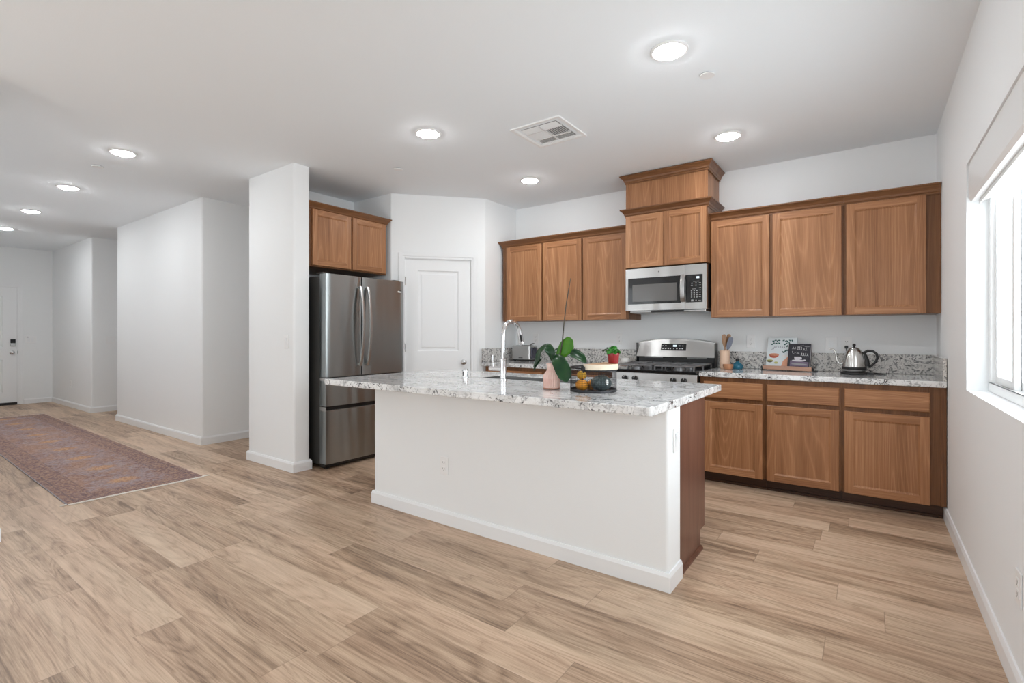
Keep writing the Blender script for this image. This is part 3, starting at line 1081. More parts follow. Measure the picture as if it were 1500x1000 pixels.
t = thing('kitchen_counter', 'speckled granite counter with splash right of the range', 'countertop', (-0.37, 4.6, T0))
mb = MB().box(-1.154, 0.407, 4.255, WB - 0.002, T0, T1)
part('counter_slab', mb, 'granite_back', t, world=True, bevel=0.005)
mb = MB().box(-1.154, 0.407, WB - 0.022, WB - 0.002, T1 + 0.0005, 1.066)
part('backsplash', mb, 'granite_splash', t, world=True, bevel=0.003)
mb = MB().box(0.387, 0.407, 4.262, WB - 0.023, T1 + 0.0005, 1.066)
part('side_splash', mb, 'granite_splash', t, world=True, bevel=0.003)
t = thing('kitchen_counter', 'speckled granite counter with splash behind the island, left of the range', 'countertop', (-2.7, 4.6, T0))
mb = MB().box(-3.487, -1.919, 4.255, WB - 0.002, T0, T1)
part('counter_slab', mb, 'granite_back', t, world=True, bevel=0.005)
mb = MB().box(-3.487, -1.919, WB - 0.022, WB - 0.002, T1 + 0.0005, 1.066)
part('backsplash', mb, 'granite_splash', t, world=True, bevel=0.003)
mb = MB().box(-3.487, -3.467, 4.262, WB - 0.023, T1 + 0.0005, 1.066)
part('side_splash', mb, 'granite_splash', t, world=True, bevel=0.003)

# ------------------------------------------------------------------ sink, faucet, air gap
sk = thing('sink', 'stainless steel sink set into the island granite behind the faucet', 'sink', (-1.885, 2.872, 0.72))
mb = MB()
a0, a1, b0, b1 = HX0 + 0.001, HX1 - 0.001, HY0 + 0.001, HY1 - 0.001
w = 0.003
def rr(x0, x1, y0, y1, r):
    return rc([(x0, y0), (x1, y0), (x1, y1), (x0, y1)], {0: r, 1: r, 2: r, 3: r}, 4)
loops = [(rr(a0, a1, b0, b1, 0.004), 0.911), (rr(a0, a1, b0, b1, 0.004), 0.70), (rr(a0 + w, a1 - w, b0 + w, b1 - w, 0.004), 0.911)]
o1 = rr(a0, a1, b0, b1, 0.004); n = len(o1)
i1 = rr(a0 + w, a1 - w, b0 + w, b1 - w, 0.004)
i2 = rr(a0 + 0.02, a1 - 0.02, b0 + 0.02, b1 - 0.02, 0.02)
vs = [(x, y, 0.70) for x, y in o1] + [(x, y, 0.911) for x, y in o1] + [(x, y, 0.911) for x, y in i1] + \
     [(x, y, 0.735) for x, y in i1] + [(x, y, 0.715) for x, y in i2]
fs = [tuple(reversed(range(n)))]
for k in range(4):
    fs += [(k * n + i, k * n + (i + 1) % n, (k + 1) * n + (i + 1) % n, (k + 1) * n + i) for i in range(n)]
fs.append(tuple(range(4 * n, 5 * n)))
mb.add(vs, fs)
part('basin', mb, 'sink_steel', sk, world=True, smooth=35)
mb = MB().lathe([(0, 0.7155), (0.03, 0.7155), (0.042, 0.7185), (0.045, 0.7155)], 24, (-1.885, 2.872, 0))
part('drain', mb, 'chrome', sk, world=True, smooth=40)

fc = thing('faucet', 'tall chrome gooseneck faucet standing on the island', 'faucet', (-2.02, 2.70, T1 + 0.0005))
mb = MB().lathe([(0, 0), (0.027, 0), (0.027, 0.006), (0.0215, 0.010), (0.0215, 0.128), (0.0235, 0.130), (0.0235, 0.140), (0.016, 0.146), (0, 0.146)], 28)
part('body', mb, 'chrome', fc, smooth=40)
pts = [(0, 0, 0.145), (0, 0, 0.22), (0, 0, 0.285)]
R_ = 0.098
for k in range(1, 15):
    a = PI - PI * 0.93 * k / 14
    pts.append((0, R_ + R_ * math.cos(a), 0.300 + R_ * math.sin(a)))
mb = MB().tube(pts, 0.0140, 16)
part('spout', mb, 'chrome', fc, smooth=60)
e0 = Vector(pts[-1]); dr = (Vector(pts[-1]) - Vector(pts[-2])).normalized()
mb = MB().tube([e0 - dr * 0.03, e0 - dr * 0.028, e0 + dr * 0.05, e0 + dr * 0.075, e0 + dr * 0.09], [0.0155, 0.018, 0.019, 0.0215, 0.020], 18)
part('spray_head', mb, 'chrome', fc, smooth=40)
q = e0 + dr * 0.02
mb = MB().tube([q + Vector((0.012, -0.013, 0)), q + Vector((0.012, -0.013, 0)) + dr * 0.045], 0.008, 10)
part('spray_button', mb, 'black', fc, smooth=40)
mb = MB().tube([(-0.018, 0, 0.072), (-0.115, 0, 0.072)], 0.0150, 16)
part('handle_stub', mb, 'chrome', fc, smooth=40)
mb = MB().tube([(-0.085, 0, 0.074), (-0.088, 0.0, 0.12), (-0.092, 0, 0.165)], [0.005, 0.004, 0.0035], 10)
part('lever', mb, 'chrome', fc, smooth=40)

t = thing('air_gap_cap', 'small chrome air gap cap left of the faucet', 'air gap', (-2.365, 2.705, T1 + 0.0005))
mb = MB().lathe([(0, 0), (0.026, 0), (0.026, 0.004), (0.021, 0.005), (0.021, 0.052), (0.019, 0.058), (0, 0.060)], 24)
part('cap', mb, 'chrome', t, smooth=40)
mb = MB().box(-0.006, 0.006, -0.0225, -0.0205, 0.012, 0.040)
part('vent_slot', mb, 'slot', t)

# ------------------------------------------------------------------ refrigerator (faces +X)
fr = thing('refrigerator', 'dark stainless french-door refrigerator in the alcove by the white column', 'refrigerator', (-4.35, 3.09, 0))
FYA, FYB, FXF = 2.638, 3.555, -3.952
mb = MB().box(-4.72, -4.062, FYA + 0.004, FYB - 0.004, 0.035, 1.755)
part('cabinet_body', mb, 'fridge_side', fr, world=True, bevel=0.006)
SPL = 3.030


def fdoor(name, y0, y1, z0, z1, bow=0.006):
    mb = MB()
    nseg = 14
    vs = []
    prof = []
    for i in range(nseg + 1):
        s_ = i / nseg
        y = y0 + (y1 - y0) * s_
        edge = min(s_, 1 - s_) * (y1 - y0)
        rnd_ = 0.0 if edge > 0.012 else 0.008 * (1 - edge / 0.012) ** 2
        prof.append((FXF - bow + bow * (1 - (2 * s_ - 1) ** 2) - rnd_, y))
    front = prof
    poly = [(-4.058, y0), ] + front + [(-4.058, y1)]
    # counter-clockwise from above: go along +Y on the +X side
    mb.prism(poly, z0, z1)
    return part(name, mb, 'fridge', fr, world=True, smooth=30)


dl = fdoor('door', FYA, SPL - 0.009, 0.836, 1.772)
drr = fdoor('door', SPL + 0.002, FYB, 0.836, 1.772)
dw = fdoor('drawer', FYA, FYB, 0.572, 0.800)
fz = fdoor('drawer', FYA, FYB, 0.050, 0.528)
for z, hgt in ((0.800, 0.030), (0.528, 0.036)):
    mb = MB().box(-4.057, FXF - 0.035, FYA + 0.004, FYB - 0.004, z + 0.001, z + hgt)
    part('finger_recess', mb, 'black', fr, world=True, label='black finger recess above a drawer')
    mb = MB().box(-4.057, FXF - 0.012, FYA, FYA + 0.0035, z + 0.001, z + hgt)
    part('recess_cap', mb, 'edge_steel', fr, world=True)
    mb = MB().box(FXF - 0.034, FXF - 0.004, FYA + 0.008, FYB - 0.008, z + 0.0005, z + 0.005)
    part('drawer_lip', mb, 'edge_steel', fr, world=True, label='bright metal lip on the drawer top')
mb = MB().box(-4.07, -4.0, FYA + 0.01, FYB - 0.01, 0.012, 0.048)
part('kick_grille', mb, 'black', fr, world=True)
for y in (FYA + 0.06, FYB - 0.06):
    for x in (-4.66, -4.03):
        mb = MB().cyl((x, y), 0.02, 0.0, 0.034, 14)
        part('foot', mb, 'black', fr, world=True)
for y in (FYA + 0.05, FYB - 0.05):
    mb = MB().box(-4.14, -4.02, y - 0.035, y + 0.035, 1.7725, 1.790)
    part('hinge_cover', mb, 'fridge_side', fr, world=True, bevel=0.006)


def fhandle(y, door):
    pts, n = [], 18
    for i in range(n + 1):
        s_ = i / n
        z = 0.925 + 0.755 * s_
        pts.append((FXF + 0.018 + 0.052 * math.sin(PI * s_) ** 0.7, y, z))
    mb = MB()
    vs, fs = [], []
    for i, p_ in enumerate(pts):
        for dx, dy in ((-0.008, -0.013), (0.006, -0.013), (0.009, 0.0), (0.006, 0.013), (-0.008, 0.013)):
            vs.append((p_[0] + dx, p_[1] + dy, p_[2]))
    for i in range(n):
        for k in range(5):
            k2 = (k + 1) % 5
            fs.append((i * 5 + k, i * 5 + k2, (i + 1) * 5 + k2, (i + 1) * 5 + k))
    fs += [(0, 1, 2, 3, 4), tuple(n * 5 + k for k in (4, 3, 2, 1, 0))]
    mb.add(vs, fs)
    for z in (0.932, 1.66):
        mb.box(FXF - 0.004, FXF + 0.022, y - 0.011, y + 0.011, z, z + 0.014)
    o = part('handle', mb, 'steel', door, world=True, smooth=35, label='curved bright steel door handle')


fhandle(2.988, dl); fhandle(3.072, drr)
mb = MB().box(FXF - 0.0045, FXF + 0.0005, 3.468, 3.515, 1.655, 1.672)
mb.box(FXF - 0.0045, FXF + 0.0008, 3.490, 3.515, 1.668, 1.680, 1)
part('sticker', mb, ['sticker', 'slot'], drr, world=True, label='white and black energy sticker')

# ------------------------------------------------------------------ range
RX0, RX1 = -1.914, -1.158
rg = thing('gas_range', 'stainless gas range with black cooktop against the back wall', 'stove', ((RX0 + RX1) / 2, 4.6, 0))
mb = MB().box(RX0, RX1, 4.265, 4.905, 0.03, 0.890)
part('range_body', mb, 'black', rg, world=True, bevel=0.003)
mb = MB().box(RX0, RX1, 4.205, 4.83, 0.891, 0.913)
part('cooktop', mb, 'gloss', rg, world=True, bevel=0.006)
mb = MB()
vs = []
for x in (RX0, RX1):
    vs += [(x, 4.264, 0.768), (x, 4.207, 0.768), (x, 4.225, 0.886), (x, 4.264, 0.8895)]
mb.add(vs, [(0, 1, 2, 3), (7, 6, 5, 4), (0, 4, 5, 1), (1, 5, 6, 2), (2, 6, 7, 3), (3, 7, 4, 0)])
part('control_panel', mb, 'steel', rg, world=True, bevel=0.003)
mb = MB().box(RX0 + 0.004, RX1 - 0.004, 4.225, 4.264, 0.20, 0.764)
od = part('oven_door', mb, 'steel', rg, world=True, bevel=0.004)
mb = MB().box(RX0 + 0.12, RX1 - 0.12, 4.222, 4.2245, 0.34, 0.62)
part('oven_window', mb, 'gloss', od, world=True)
mb = MB().tube([(RX0 + 0.06, 4.18, 0.72), (RX1 - 0.06, 4.18, 0.72)], 0.012, 14)
mb.box(RX0 + 0.07, RX0 + 0.09, 4.18, 4.226, 0.712, 0.728); mb.box(RX1 - 0.09, RX1 - 0.07, 4.18, 4.226, 0.712, 0.728)
part('oven_handle', mb, 'steel', od, world=True, smooth=40)
mb = MB().box(RX0 + 0.004, RX1 - 0.004, 4.228, 4.264, 0.035, 0.195)
part('storage_drawer', mb, 'steel', rg, world=True, bevel=0.004)
for x in (RX0 + 0.05, RX1 - 0.05):
    for y in (4.33, 4.85):
        mb = MB().cyl((x, y), 0.018, 0, 0.0295, 12); part('foot', mb, 'black', rg, world=True)
for x in (-1.786, -1.692, -1.352, -1.262):
    mb = MB().lathe([(0, 0), (0.0235, 0), (0.0235, 0.014), (0.020, 0.030), (0.017, 0.034), (0, 0.034)], 24)
    mb.box(-0.004, 0.004, -0.021, 0.021, 0.034, 0.040)
    mb.box(-0.0015, 0.0015, 0.004, 0.020, 0.040, 0.0408, 1)
    part('knob', mb, ['black', 'white_mark'], rg, T=Matrix.Translation((x, 4.2165, 0.833)) @ Matrix.Rotation(PI / 2 - 0.15, 4, 'X') @
         Matrix.Rotation(-0.5, 4, 'Z'), world=True, smooth=35)
# upright back guard
mb = MB().box(RX0 + 0.012, RX1 - 0.012, 4.835, 4.905, 0.9135, 1.02)
part('guard_base', mb, 'black', rg, world=True, bevel=0.003)
mb = MB()
N = 24
fr_, bk = [], []
vs = []
for i in range(N + 1):
    s_ = i / N
    x = RX0 + 0.004 + (RX1 - RX0 - 0.008) * s_
    zt = 1.146 + 0.036 * (1 - (2 * s_ - 1) ** 2) ** 0.8
    vs += [(x, 4.80, 1.006), (x, 4.852, zt - 0.006), (x, 4.862, zt), (x, 4.905, zt), (x, 4.905, 1.006)]
fs = []
for i in range(N):
    for k in range(5):
        k2 = (k + 1) % 5
        fs.append((i * 5 + k, i * 5 + k2, (i + 1) * 5 + k2, (i + 1) * 5 + k))
fs += [(0, 1, 2, 3, 4), tuple(N * 5 + k for k in (4, 3, 2, 1, 0))]
mb.add(vs, fs)
bgd = part('backguard', mb, 'steel', rg, world=True, smooth=25, label='bowed stainless backguard')
mb = MB().box(RX1 - 0.0035, RX1 + 0.001, 4.806, 4.9045, 0.9135, 1.140); part('guard_side', mb, 'black', rg, world=True)
mb = MB().box(RX0 - 0.001, RX0 + 0.0035, 4.806, 4.9045, 0.9135, 1.140); part('guard_side', mb, 'black', rg, world=True)
for a, b in ((RX0 + 0.08, RX0 + 0.26), (RX1 - 0.26, RX1 - 0.08)):
    mb = MB().box(a, b, 4.832, 4.8348, 0.992, 1.002)
    part('exhaust_slot', mb, 'grey_mark', rg, world=True)
# display on the slope of the backguard
slope = math.atan2(0.052, 0.140)
TD = Matrix.Translation(((-1.667 - 1.425) / 2, 4.8275, 1.0985)) @ Matrix.Rotation(-slope, 4, 'X')
mb = MB().box(-0.121, 0.121, -0.004, 0.001, -0.034, 0.034)
cd = part('control_display', mb, 'gloss', bgd, T=TD, world=True, label='black control display with white keys')
mb = MB().box(-0.004, 0.030, -0.0048, -0.0040, 0.004, 0.022)
part('clock_digits', mb, 'display', bgd, T=TD, world=True)
for i in range(8):
    x = -0.108 + i * 0.027
    mb = MB().box(x, x + (0.005 if i in (3, 4) else 0.014), -0.0046, -0.004, -0.020, -0.011)
    part('key', mb, 'white_mark', bgd, T=TD, world=True)
for i in (0, 1, 6, 7):
    mb = MB().box(-0.108 + i * 0.027, -0.095 + i * 0.027, -0.0046, -0.004, 0.010, 0.016)
    part('key', mb, 'white_mark', bgd, T=TD, world=True)
# burners and grates
for bx_, by in ((-1.73, 4.36), (-1.73, 4.66), (-1.345, 4.36), (-1.345, 4.66)):
    mb = MB().lathe([(0.050, 0), (0.050, 0.010), (0.040, 0.013), (0.040, 0.020), (0.034, 0.025), (0, 0.026)], 24, (bx_, by, 0.9132))
    part('burner', mb, ['iron'], rg, world=True, smooth=40)
for gx0, gx1 in ((RX0 + 0.03, -1.552), (-1.520, RX1 - 0.03)):
    mb = MB()
    zt, r = 0.950, 0.0075
    y0, y1 = 4.235, 4.80
    ym = (y0 + y1) / 2
    def bar(a, b):
        mb.tube([a, b], r, 6)
    bar((gx0, y0, zt), (gx1, y0, zt)); bar((gx0, y1, zt), (gx1, y1, zt)); bar((gx0, ym, zt), (gx1, ym, zt))
    bar((gx0, y0, zt), (gx0, y1, zt)); bar((gx1, y0, zt), (gx1, y1, zt))
    gxm = (gx0 + gx1) / 2
    for yc in ((y0 + ym) / 2, (y1 + ym) / 2):
        for sgn in (-1, 1):
            mb.tube([(gxm + sgn * (gx1 - gx0) / 2, yc, zt), (gxm + sgn * 0.07, yc, zt + 0.004), (gxm + sgn * 0.03, yc, zt)], r, 6)
            mb.tube([(gxm, yc + sgn * (ym - y0) / 2, zt), (gxm, yc + sgn * 0.06, zt + 0.004), (gxm, yc + sgn * 0.03, zt)], r, 6)
    for x in (gx0, gx1):
        for y in (y0, ym, y1):
            mb.tube([(x, y, zt), (x, y, 0.9138)], r, 6)
    part('grate', mb, 'iron', rg, world=True, smooth=50, label='cast iron burner grate')

# ------------------------------------------------------------------ microwave
mw = thing('microwave', 'stainless over-the-range microwave below the tall-set cabinet', 'microwave', (-1.52, 4.7, 1.446))
WX0, WX1, WF = -1.894, -1.150, 4.487
mb = MB().box(WX0 + 0.002, WX1 - 0.002, 4.535, WB - 0.003, 1.450, 1.848)
part('case', mb, 'black', mw, world=True, bevel=0.003)
def front_with_hole(x0, x1, z0, z1, yf, yb, hx0, hx1, hz0, hz1):
    m_ = MB()
    m_.box(x0, hx0, yf, yb, z0, z1); m_.box(hx1, x1, yf, yb, z0, z1)
    m_.box(hx0, hx1, yf, yb, z0, hz0); m_.box(hx0, hx1, yf, yb, hz1, z1)
    return m_
mb = front_with_hole(WX0, -1.334, 1.446, 1.840, WF, 4.534, -1.870, -1.372, 1.506, 1.752)
mdo = part('door', mb, 'steel', mw, world=True)
mb = MB().box(-1.870, -1.372, WF + 0.003, WF + 0.02, 1.506, 1.752)
part('door_glass', mb, 'gloss', mdo, world=True)
mb = MB().box(-1.826, -1.406, WF + 0.001, WF + 0.0028, 1.530, 1.690)
part('window_screen', mb, plain('grey_screen', (0.13, 0.125, 0.12), 0.12), mdo, world=True)
mb = MB().lathe([(0, 0), (0.0065, 0), (0.006, 0.0012), (0, 0.0012)], 16)
part('emblem', mb, 'slot', mdo, T=Matrix.Translation((-1.573, WF - 0.0001, 1.800)) @ RX, world=True)
pts = []
for i in range(13):
    s_ = i / 12
    pts.append((-1.349, WF - 0.010 - 0.030 * math.sin(PI * s_) ** 0.6, 1.512 + 0.245 * s_))
mb = MB()
vs, fs = [], []
for p_ in pts:
    for dx, dy in ((-0.019, 0.004), (-0.019, -0.003), (0.0, -0.007), (0.019, -0.003), (0.019, 0.004)):
        vs.append((p_[0] + dx, p_[1] + dy, p_[2]))
for i in range(12):
    for k in range(5):
        k2 = (k + 1) % 5
        fs.append((i * 5 + k, i * 5 + k2, (i + 1) * 5 + k2, (i + 1) * 5 + k))
fs += [(0, 1, 2, 3, 4), tuple(60 + k for k in (4, 3, 2, 1, 0))]
mb.add(vs, fs)
mb.box(-1.362, -1.336, WF - 0.012, WF + 0.001, 1.514, 1.528); mb.box(-1.362, -1.336, WF - 0.012, WF + 0.001, 1.742, 1.756)
part('handle', mb, 'steel', mdo, world=True, smooth=35)
mb = front_with_hole(-1.3325, WX1, 1.446, 1.840, WF, 4.534, -1.326, -1.183, 1.506, 1.752)
mcp = part('control_panel', mb, 'steel', mw, world=True)
mb = MB().box(-1.326, -1.183, WF + 0.001, WF + 0.02, 1.506, 1.752)
part('keypad', mb, 'gloss', mcp, world=True, label='black keypad with white keys')
mb = MB()
mb.box(-1.236, -1.212, WF - 0.0006, WF + 0.0008, 1.716, 1.733, 1)
yk0, yk1 = WF - 0.0003, WF + 0.0008
mb.box(-1.262, -1.212, yk0, yk1, 1.688, 1.692)
for r_, z in ((0, 1.672), (1, 1.652)):
    for x in (-1.283, -1.248, -1.214):
        mb.box(x, x + 0.016, yk0, yk1, z, z + 0.006)
mb.box(-1.272, -1.240, yk0, yk1, 1.622, 1.626)
for r_ in range(4):
    z = 1.604 - r_ * 0.019
    for x in (-1.283, -1.260, -1.237):
        mb.box(x, x + 0.010, yk0, yk1, z, z + 0.009)
for r_ in range(5):
    mb.box(-1.214, -1.198, yk0, yk1, 1.630 - r_ * 0.020, 1.635 - r_ * 0.020)
mb.box(-1.282, -1.262, yk0, yk1, 1.514, 1.530); mb.box(-1.244, -1.234, yk0, yk1, 1.516, 1.528)
mb.box(-1.220, -1.196, yk0, yk1, 1.520, 1.523)
part('key_marks', mb, ['grey_mark', 'display'], mcp, world=True)
mb = MB().box(WX0 + 0.02, WX1 - 0.02, 4.54, 4.90, 1.424, 1.4495)
part('underside', mb, 'edge_steel', mw, world=True, bevel=0.008)
mb = MB().box(-1.66, -1.36, 4.525, 4.539, 1.428, 1.4455)
part('vent_grille', mb, 'black', mw, world=True)

# ------------------------------------------------------------------ ceiling fixtures


def downlight(label, x, y, lens='lens'):
    t = thing('recessed_light', label, 'ceiling light', (x, y, CEIL), group='recessed ceiling lights')
    mb = MB().lathe([(0.099, 0.0), (0.098, -0.006), (0.090, -0.010), (0.080, -0.008), (0.078, -0.002), (0.078, 0.0)], 40)
    part('trim_ring', mb, 'plastic', t, smooth=40)
    mb = MB().lathe([(0.0, -0.025), (0.025, -0.024), (0.050, -0.021), (0.068, -0.0155), (0.0775, -0.004), (0.0775, -0.001), (0.0, -0.001)], 40)
    part('lens', mb, lens, t, smooth=60)
    return t


L0 = downlight('recessed ceiling light nearest the camera, over the right end of the island', -0.871, 2.646)
for lb, x, y in (
        ('recessed ceiling light over the left part of the island, left of the air vent', -2.704, 2.667),
        ('recessed ceiling light in front of the cabinets right of the microwave', -0.881, 4.045),
        ('recessed ceiling light near the pantry corner, left of the riser box', -2.713, 4.066)):
    dup(L0, (x, y, CEIL), lb)
H0 = downlight('recessed hall ceiling light nearest the kitchen, left of the white column', -5.057, 1.460, 'lens_hall')
for lb, x, y in (
        ('second recessed light along the hall ceiling, counted from the kitchen', -6.701, 1.474),
        ('third recessed light along the hall ceiling, counted from the kitchen', -8.365, 1.490),
        ('recessed hall ceiling light nearest the front door', -10.006, 1.510)):
    dup(H0, (x, y, CEIL), lb)


def disc(label, x, y):
    t = thing('sprinkler_cover', label, 'sprinkler cover', (x, y, CEIL), group='flat ceiling sprinkler covers')
    mb = MB().lathe([(0.0, -0.010), (0.040, -0.010), (0.042, -0.008), (0.042, -0.006), (0.0, -0.006)], 32)
    part('cover_plate', mb, 'plastic', t, smooth=40)
    mb = MB().lathe([(0.0, -0.006), (0.030, -0.006), (0.030, 0.0), (0, 0.0)], 24)
    part('neck', mb, 'slot', t)
    return t


D0 = disc('flat white sprinkler cover on the ceiling beside the nearest kitchen light', -0.770, 3.019)
dup(D0, (-5.646, 1.444, CEIL), 'flat white sprinkler cover on the hall ceiling')
dup(D0, (-3.506, 3.077, CEIL), 'flat white sprinkler cover on the ceiling in front of the pantry')

vt = thing('air_vent', 'square white air vent with louvres in the kitchen ceiling', 'vent', (-1.955, 3.185, CEIL))
a = 0.180
mb = MB().sweep([(-a, -a), (a, -a), (a, a), (-a, a)][::-1], [(0.0, 0.0), (0.0, -0.004), (-0.012, -0.010), (-0.030, -0.010), (-0.030, 0.0)], closed=True)
part('vent_frame', mb, 'plastic', vt)
mb = MB().box(-a + 0.03, a - 0.03, -a + 0.03, a - 0.03, -0.0015, 0.0)
part('vent_backing', mb, plain('duct_grey', (0.30, 0.30, 0.30), 0.6), vt)
mb = MB()
mb.box(-0.006, 0.006, -0.15, 0.15, -0.010, -0.002); mb.box(-0.15, 0.15, -0.072, -0.062, -0.010, -0.002); mb.box(-0.15, 0.15, 0.062, 0.072, -0.010, -0.002)
part('divider', mb, 'plastic', vt)
def blade(mb, c, along, length, tilt):
    T = Matrix.Translation(c) @ Matrix.Rotation(0 if along == 'x' else PI / 2, 4, 'Z') @ Matrix.Rotation(tilt, 4, 'X')
    q = MB().box(-length / 2, length / 2, -0.0055, 0.0055, -0.0008, 0.0008)
    mb.add([T @ Vector(p_) for p_ in q.v], q.f)
mb = MB()
for sx_ in (-1, 1):
    for k in range(5):
        blade(mb, (sx_ * 0.078, -0.140 + k * 0.0155, -0.0062), 'x', 0.138, -0.7)
        blade(mb, (sx_ * 0.078, 0.140 - k * 0.0155, -0.0062), 'x', 0.138, 0.7)
    for k in range(8):
        blade(mb, (sx_ * (0.018 + k * 0.0175), 0.0, -0.0062), 'y', 0.122, sx_ * 0.8)
part('louvres', mb, 'plastic', vt)

# ------------------------------------------------------------------ outlets and switches (local: x right, -y out, z up)


def plate(name, label, cat, loc, rz, kind, w=0.072, h=0.117):
    t = thing(name, label, cat, loc, rz, group='white wall plates')
    mb = MB().box(-w / 2, w / 2, -0.006, -0.0005, -h / 2, h / 2)
    part('cover_plate', mb, 'plastic', t, bevel=0.003)
    if kind == 'outlet':
        for s_ in (-1, 1):
            mb = MB().box(-0.016, 0.016, -0.008, -0.0062, s_ * 0.020 - 0.013, s_ * 0.020 + 0.013)
            for dx in (-0.007, 0.007):
                mb.box(dx - 0.0015, dx + 0.0015, -0.0085, -0.008, s_ * 0.020 - 0.003, s_ * 0.020 + 0.008, 1)
            mb.box(-0.002, 0.002, -0.0085, -0.008, s_ * 0.020 - 0.010, s_ * 0.020 - 0.006, 1)
            part('socket', mb, ['plastic', 'grey_mark'], t)
    else:
        n_ = 1 if kind == 'switch' else 2
        for i in range(n_):
            cx_ = 0 if n_ == 1 else (-0.023 + 0.046 * i)
            T = Matrix.Translation((cx_, -0.0065, 0)) @ Matrix.Rotation(0.10, 4, 'X')
            mb = MB().box(-0.0165, 0.0165, -0.003, 0.001, -0.033, 0.033)
            part('rocker', mb, 'trim', t, T=T)
    return t


plate('wall_outlet', 'white outlet on the back wall above the crock', 'outlet', (-0.876, WB, 1.158), 0, 'outlet')
plate('wall_outlet', 'white outlet on the back wall holding the kettle plug', 'outlet', (-0.155, WB, 1.141), 0, 'outlet')
plate('light_switch', 'white switch plate on the back wall left of the kettle plug', 'switch', (-0.262, WB, 1.141), 0, 'switch', 0.085)
plate('wall_outlet', 'white outlet on the back wall above the red flowerpot', 'outlet', (-2.154, WB, 1.172), 0, 'outlet')
plate('wall_outlet', 'white outlet on the back wall behind the toaster', 'outlet', (-3.206, WB, 1.172), 0, 'outlet')
plate('wall_outlet', 'white outlet low on the front of the island', 'outlet', (-2.229, IY0, 0.375), 0, 'outlet')
plate('light_switch', 'white switch plate on the end of the island half wall', 'switch', (IX1, 2.445, 0.705), PI / 2, 'switch')
plate('light_switch', 'white switch plate on the column left of the refrigerator', 'switch', (-4.245, 2.43, 1.155), 0, 'switch')
plate('light_switch', 'white double switch plate on the far hall corner before the front door', 'switch', (-9.85, 2.683, 1.135), PI / 2, 'double', 0.118)
plate('wall_outlet', 'white outlet low on the hall wall near the front door', 'outlet', (-10.935, 2.44, 0.385), 0, 'outlet')
plate('wall_outlet', 'white outlet low on the wall below the window', 'outlet', (WR, 2.350, 0.368), -PI / 2, 'outlet')
t = plate('alarm_keypad', 'white keypad panel on the wall beside the front door', 'keypad', (-12.1, 2.15, 1.13), PI / 2, 'double', 0.15, 0.12)
mb = MB().box(-0.052, -0.030, -0.0085, -0.0062, 0.040, 0.052); part('indicator', mb, 'black', t)

# ------------------------------------------------------------------ hall runner
rug = thing('runner_rug', 'long faded red and purple patterned runner lying in the hall', 'rug', (-4.650, 1.905, 0.0), PI - 0.0125)
# local x runs along -X (length), local y runs towards -Y (width)
RL, RW = 5.62, 0.885
mb = MB().box(0.0, RL, 0, RW, 0.001, 0.008)
part('pile', mb, 'rug', rug, bevel=0.002)
for x0 in (-0.026, RL + 0.002):
    mb = MB()
    n_ = 120
    for i in range(n_):
        y = RW * (i + 0.5) / n_
        j = random.uniform(-0.004, 0.004)
        mb.box(x0 + min(0, j), x0 + 0.0235, y - 0.0033, y + 0.0033, 0.001, 0.0065)
    part('fringe', mb, 'fringe', rug, label='short cream fringe')
mb = MB().box(0, RL, RW + 0.0005, RW + 0.007, 0.001, 0.008)
part('binding', mb, 'tape', rug, label='grey side binding')
for y in (-0.045, RW + 0.008):
    mb = MB().tube([(-0.004, y + (0.05 if y < 0 else 0.0), 0.006), (-0.014, y + (0.03 if y < 0 else 0.015), 0.007), (-0.016, y + (0.0 if y < 0 else 0.035), 0.006)], [0.005, 0.006, 0.004], 8)
    part('tassel', mb, 'fringe', rug, smooth=50)

# ------------------------------------------------------------------ things on the island
TZ = T1 + 0.0005
# orchid in ribbed blush vase
vx, vy = -1.455, 2.400
orc = thing('potted_orchid', 'orchid plant in a ribbed blush pink vase on the island', 'plant', (vx, vy, TZ))
def rib(r, z, a):
    return r * (1 + 0.035 * math.cos(22 * a)) if 0.004 < z < 0.142 and r > 0.02 else r
prof = [(0, 0), (0.040, 0), (0.0445, 0.004), (0.0455, 0.012), (0.0455, 0.074), (0.043, 0.082), (0.034, 0.094), (0.0275, 0.104),
        (0.0255, 0.120), (0.027, 0.134), (0.031, 0.145), (0.0285, 0.1455), (0.0235, 0.132), (0.022, 0.110), (0.0, 0.108)]
mb = MB().lathe(prof, 132, (0, 0, 0), fn=rib)
part('vase', mb, 'vase', orc, smooth=50)
mb = MB().lathe([(0, 0.132), (0.0225, 0.131)], 20)
part('soil', mb, 'soil', orc)
mb = MB().lathe([(0.0450, 0.002), (0.0472, 0.003), (0.0472, 0.008), (0.0450, 0.009)], 60)
part('foot_ring', mb, plain('rose_rim', (0.45, 0.20, 0.13), 0.35), orc, smooth=40)


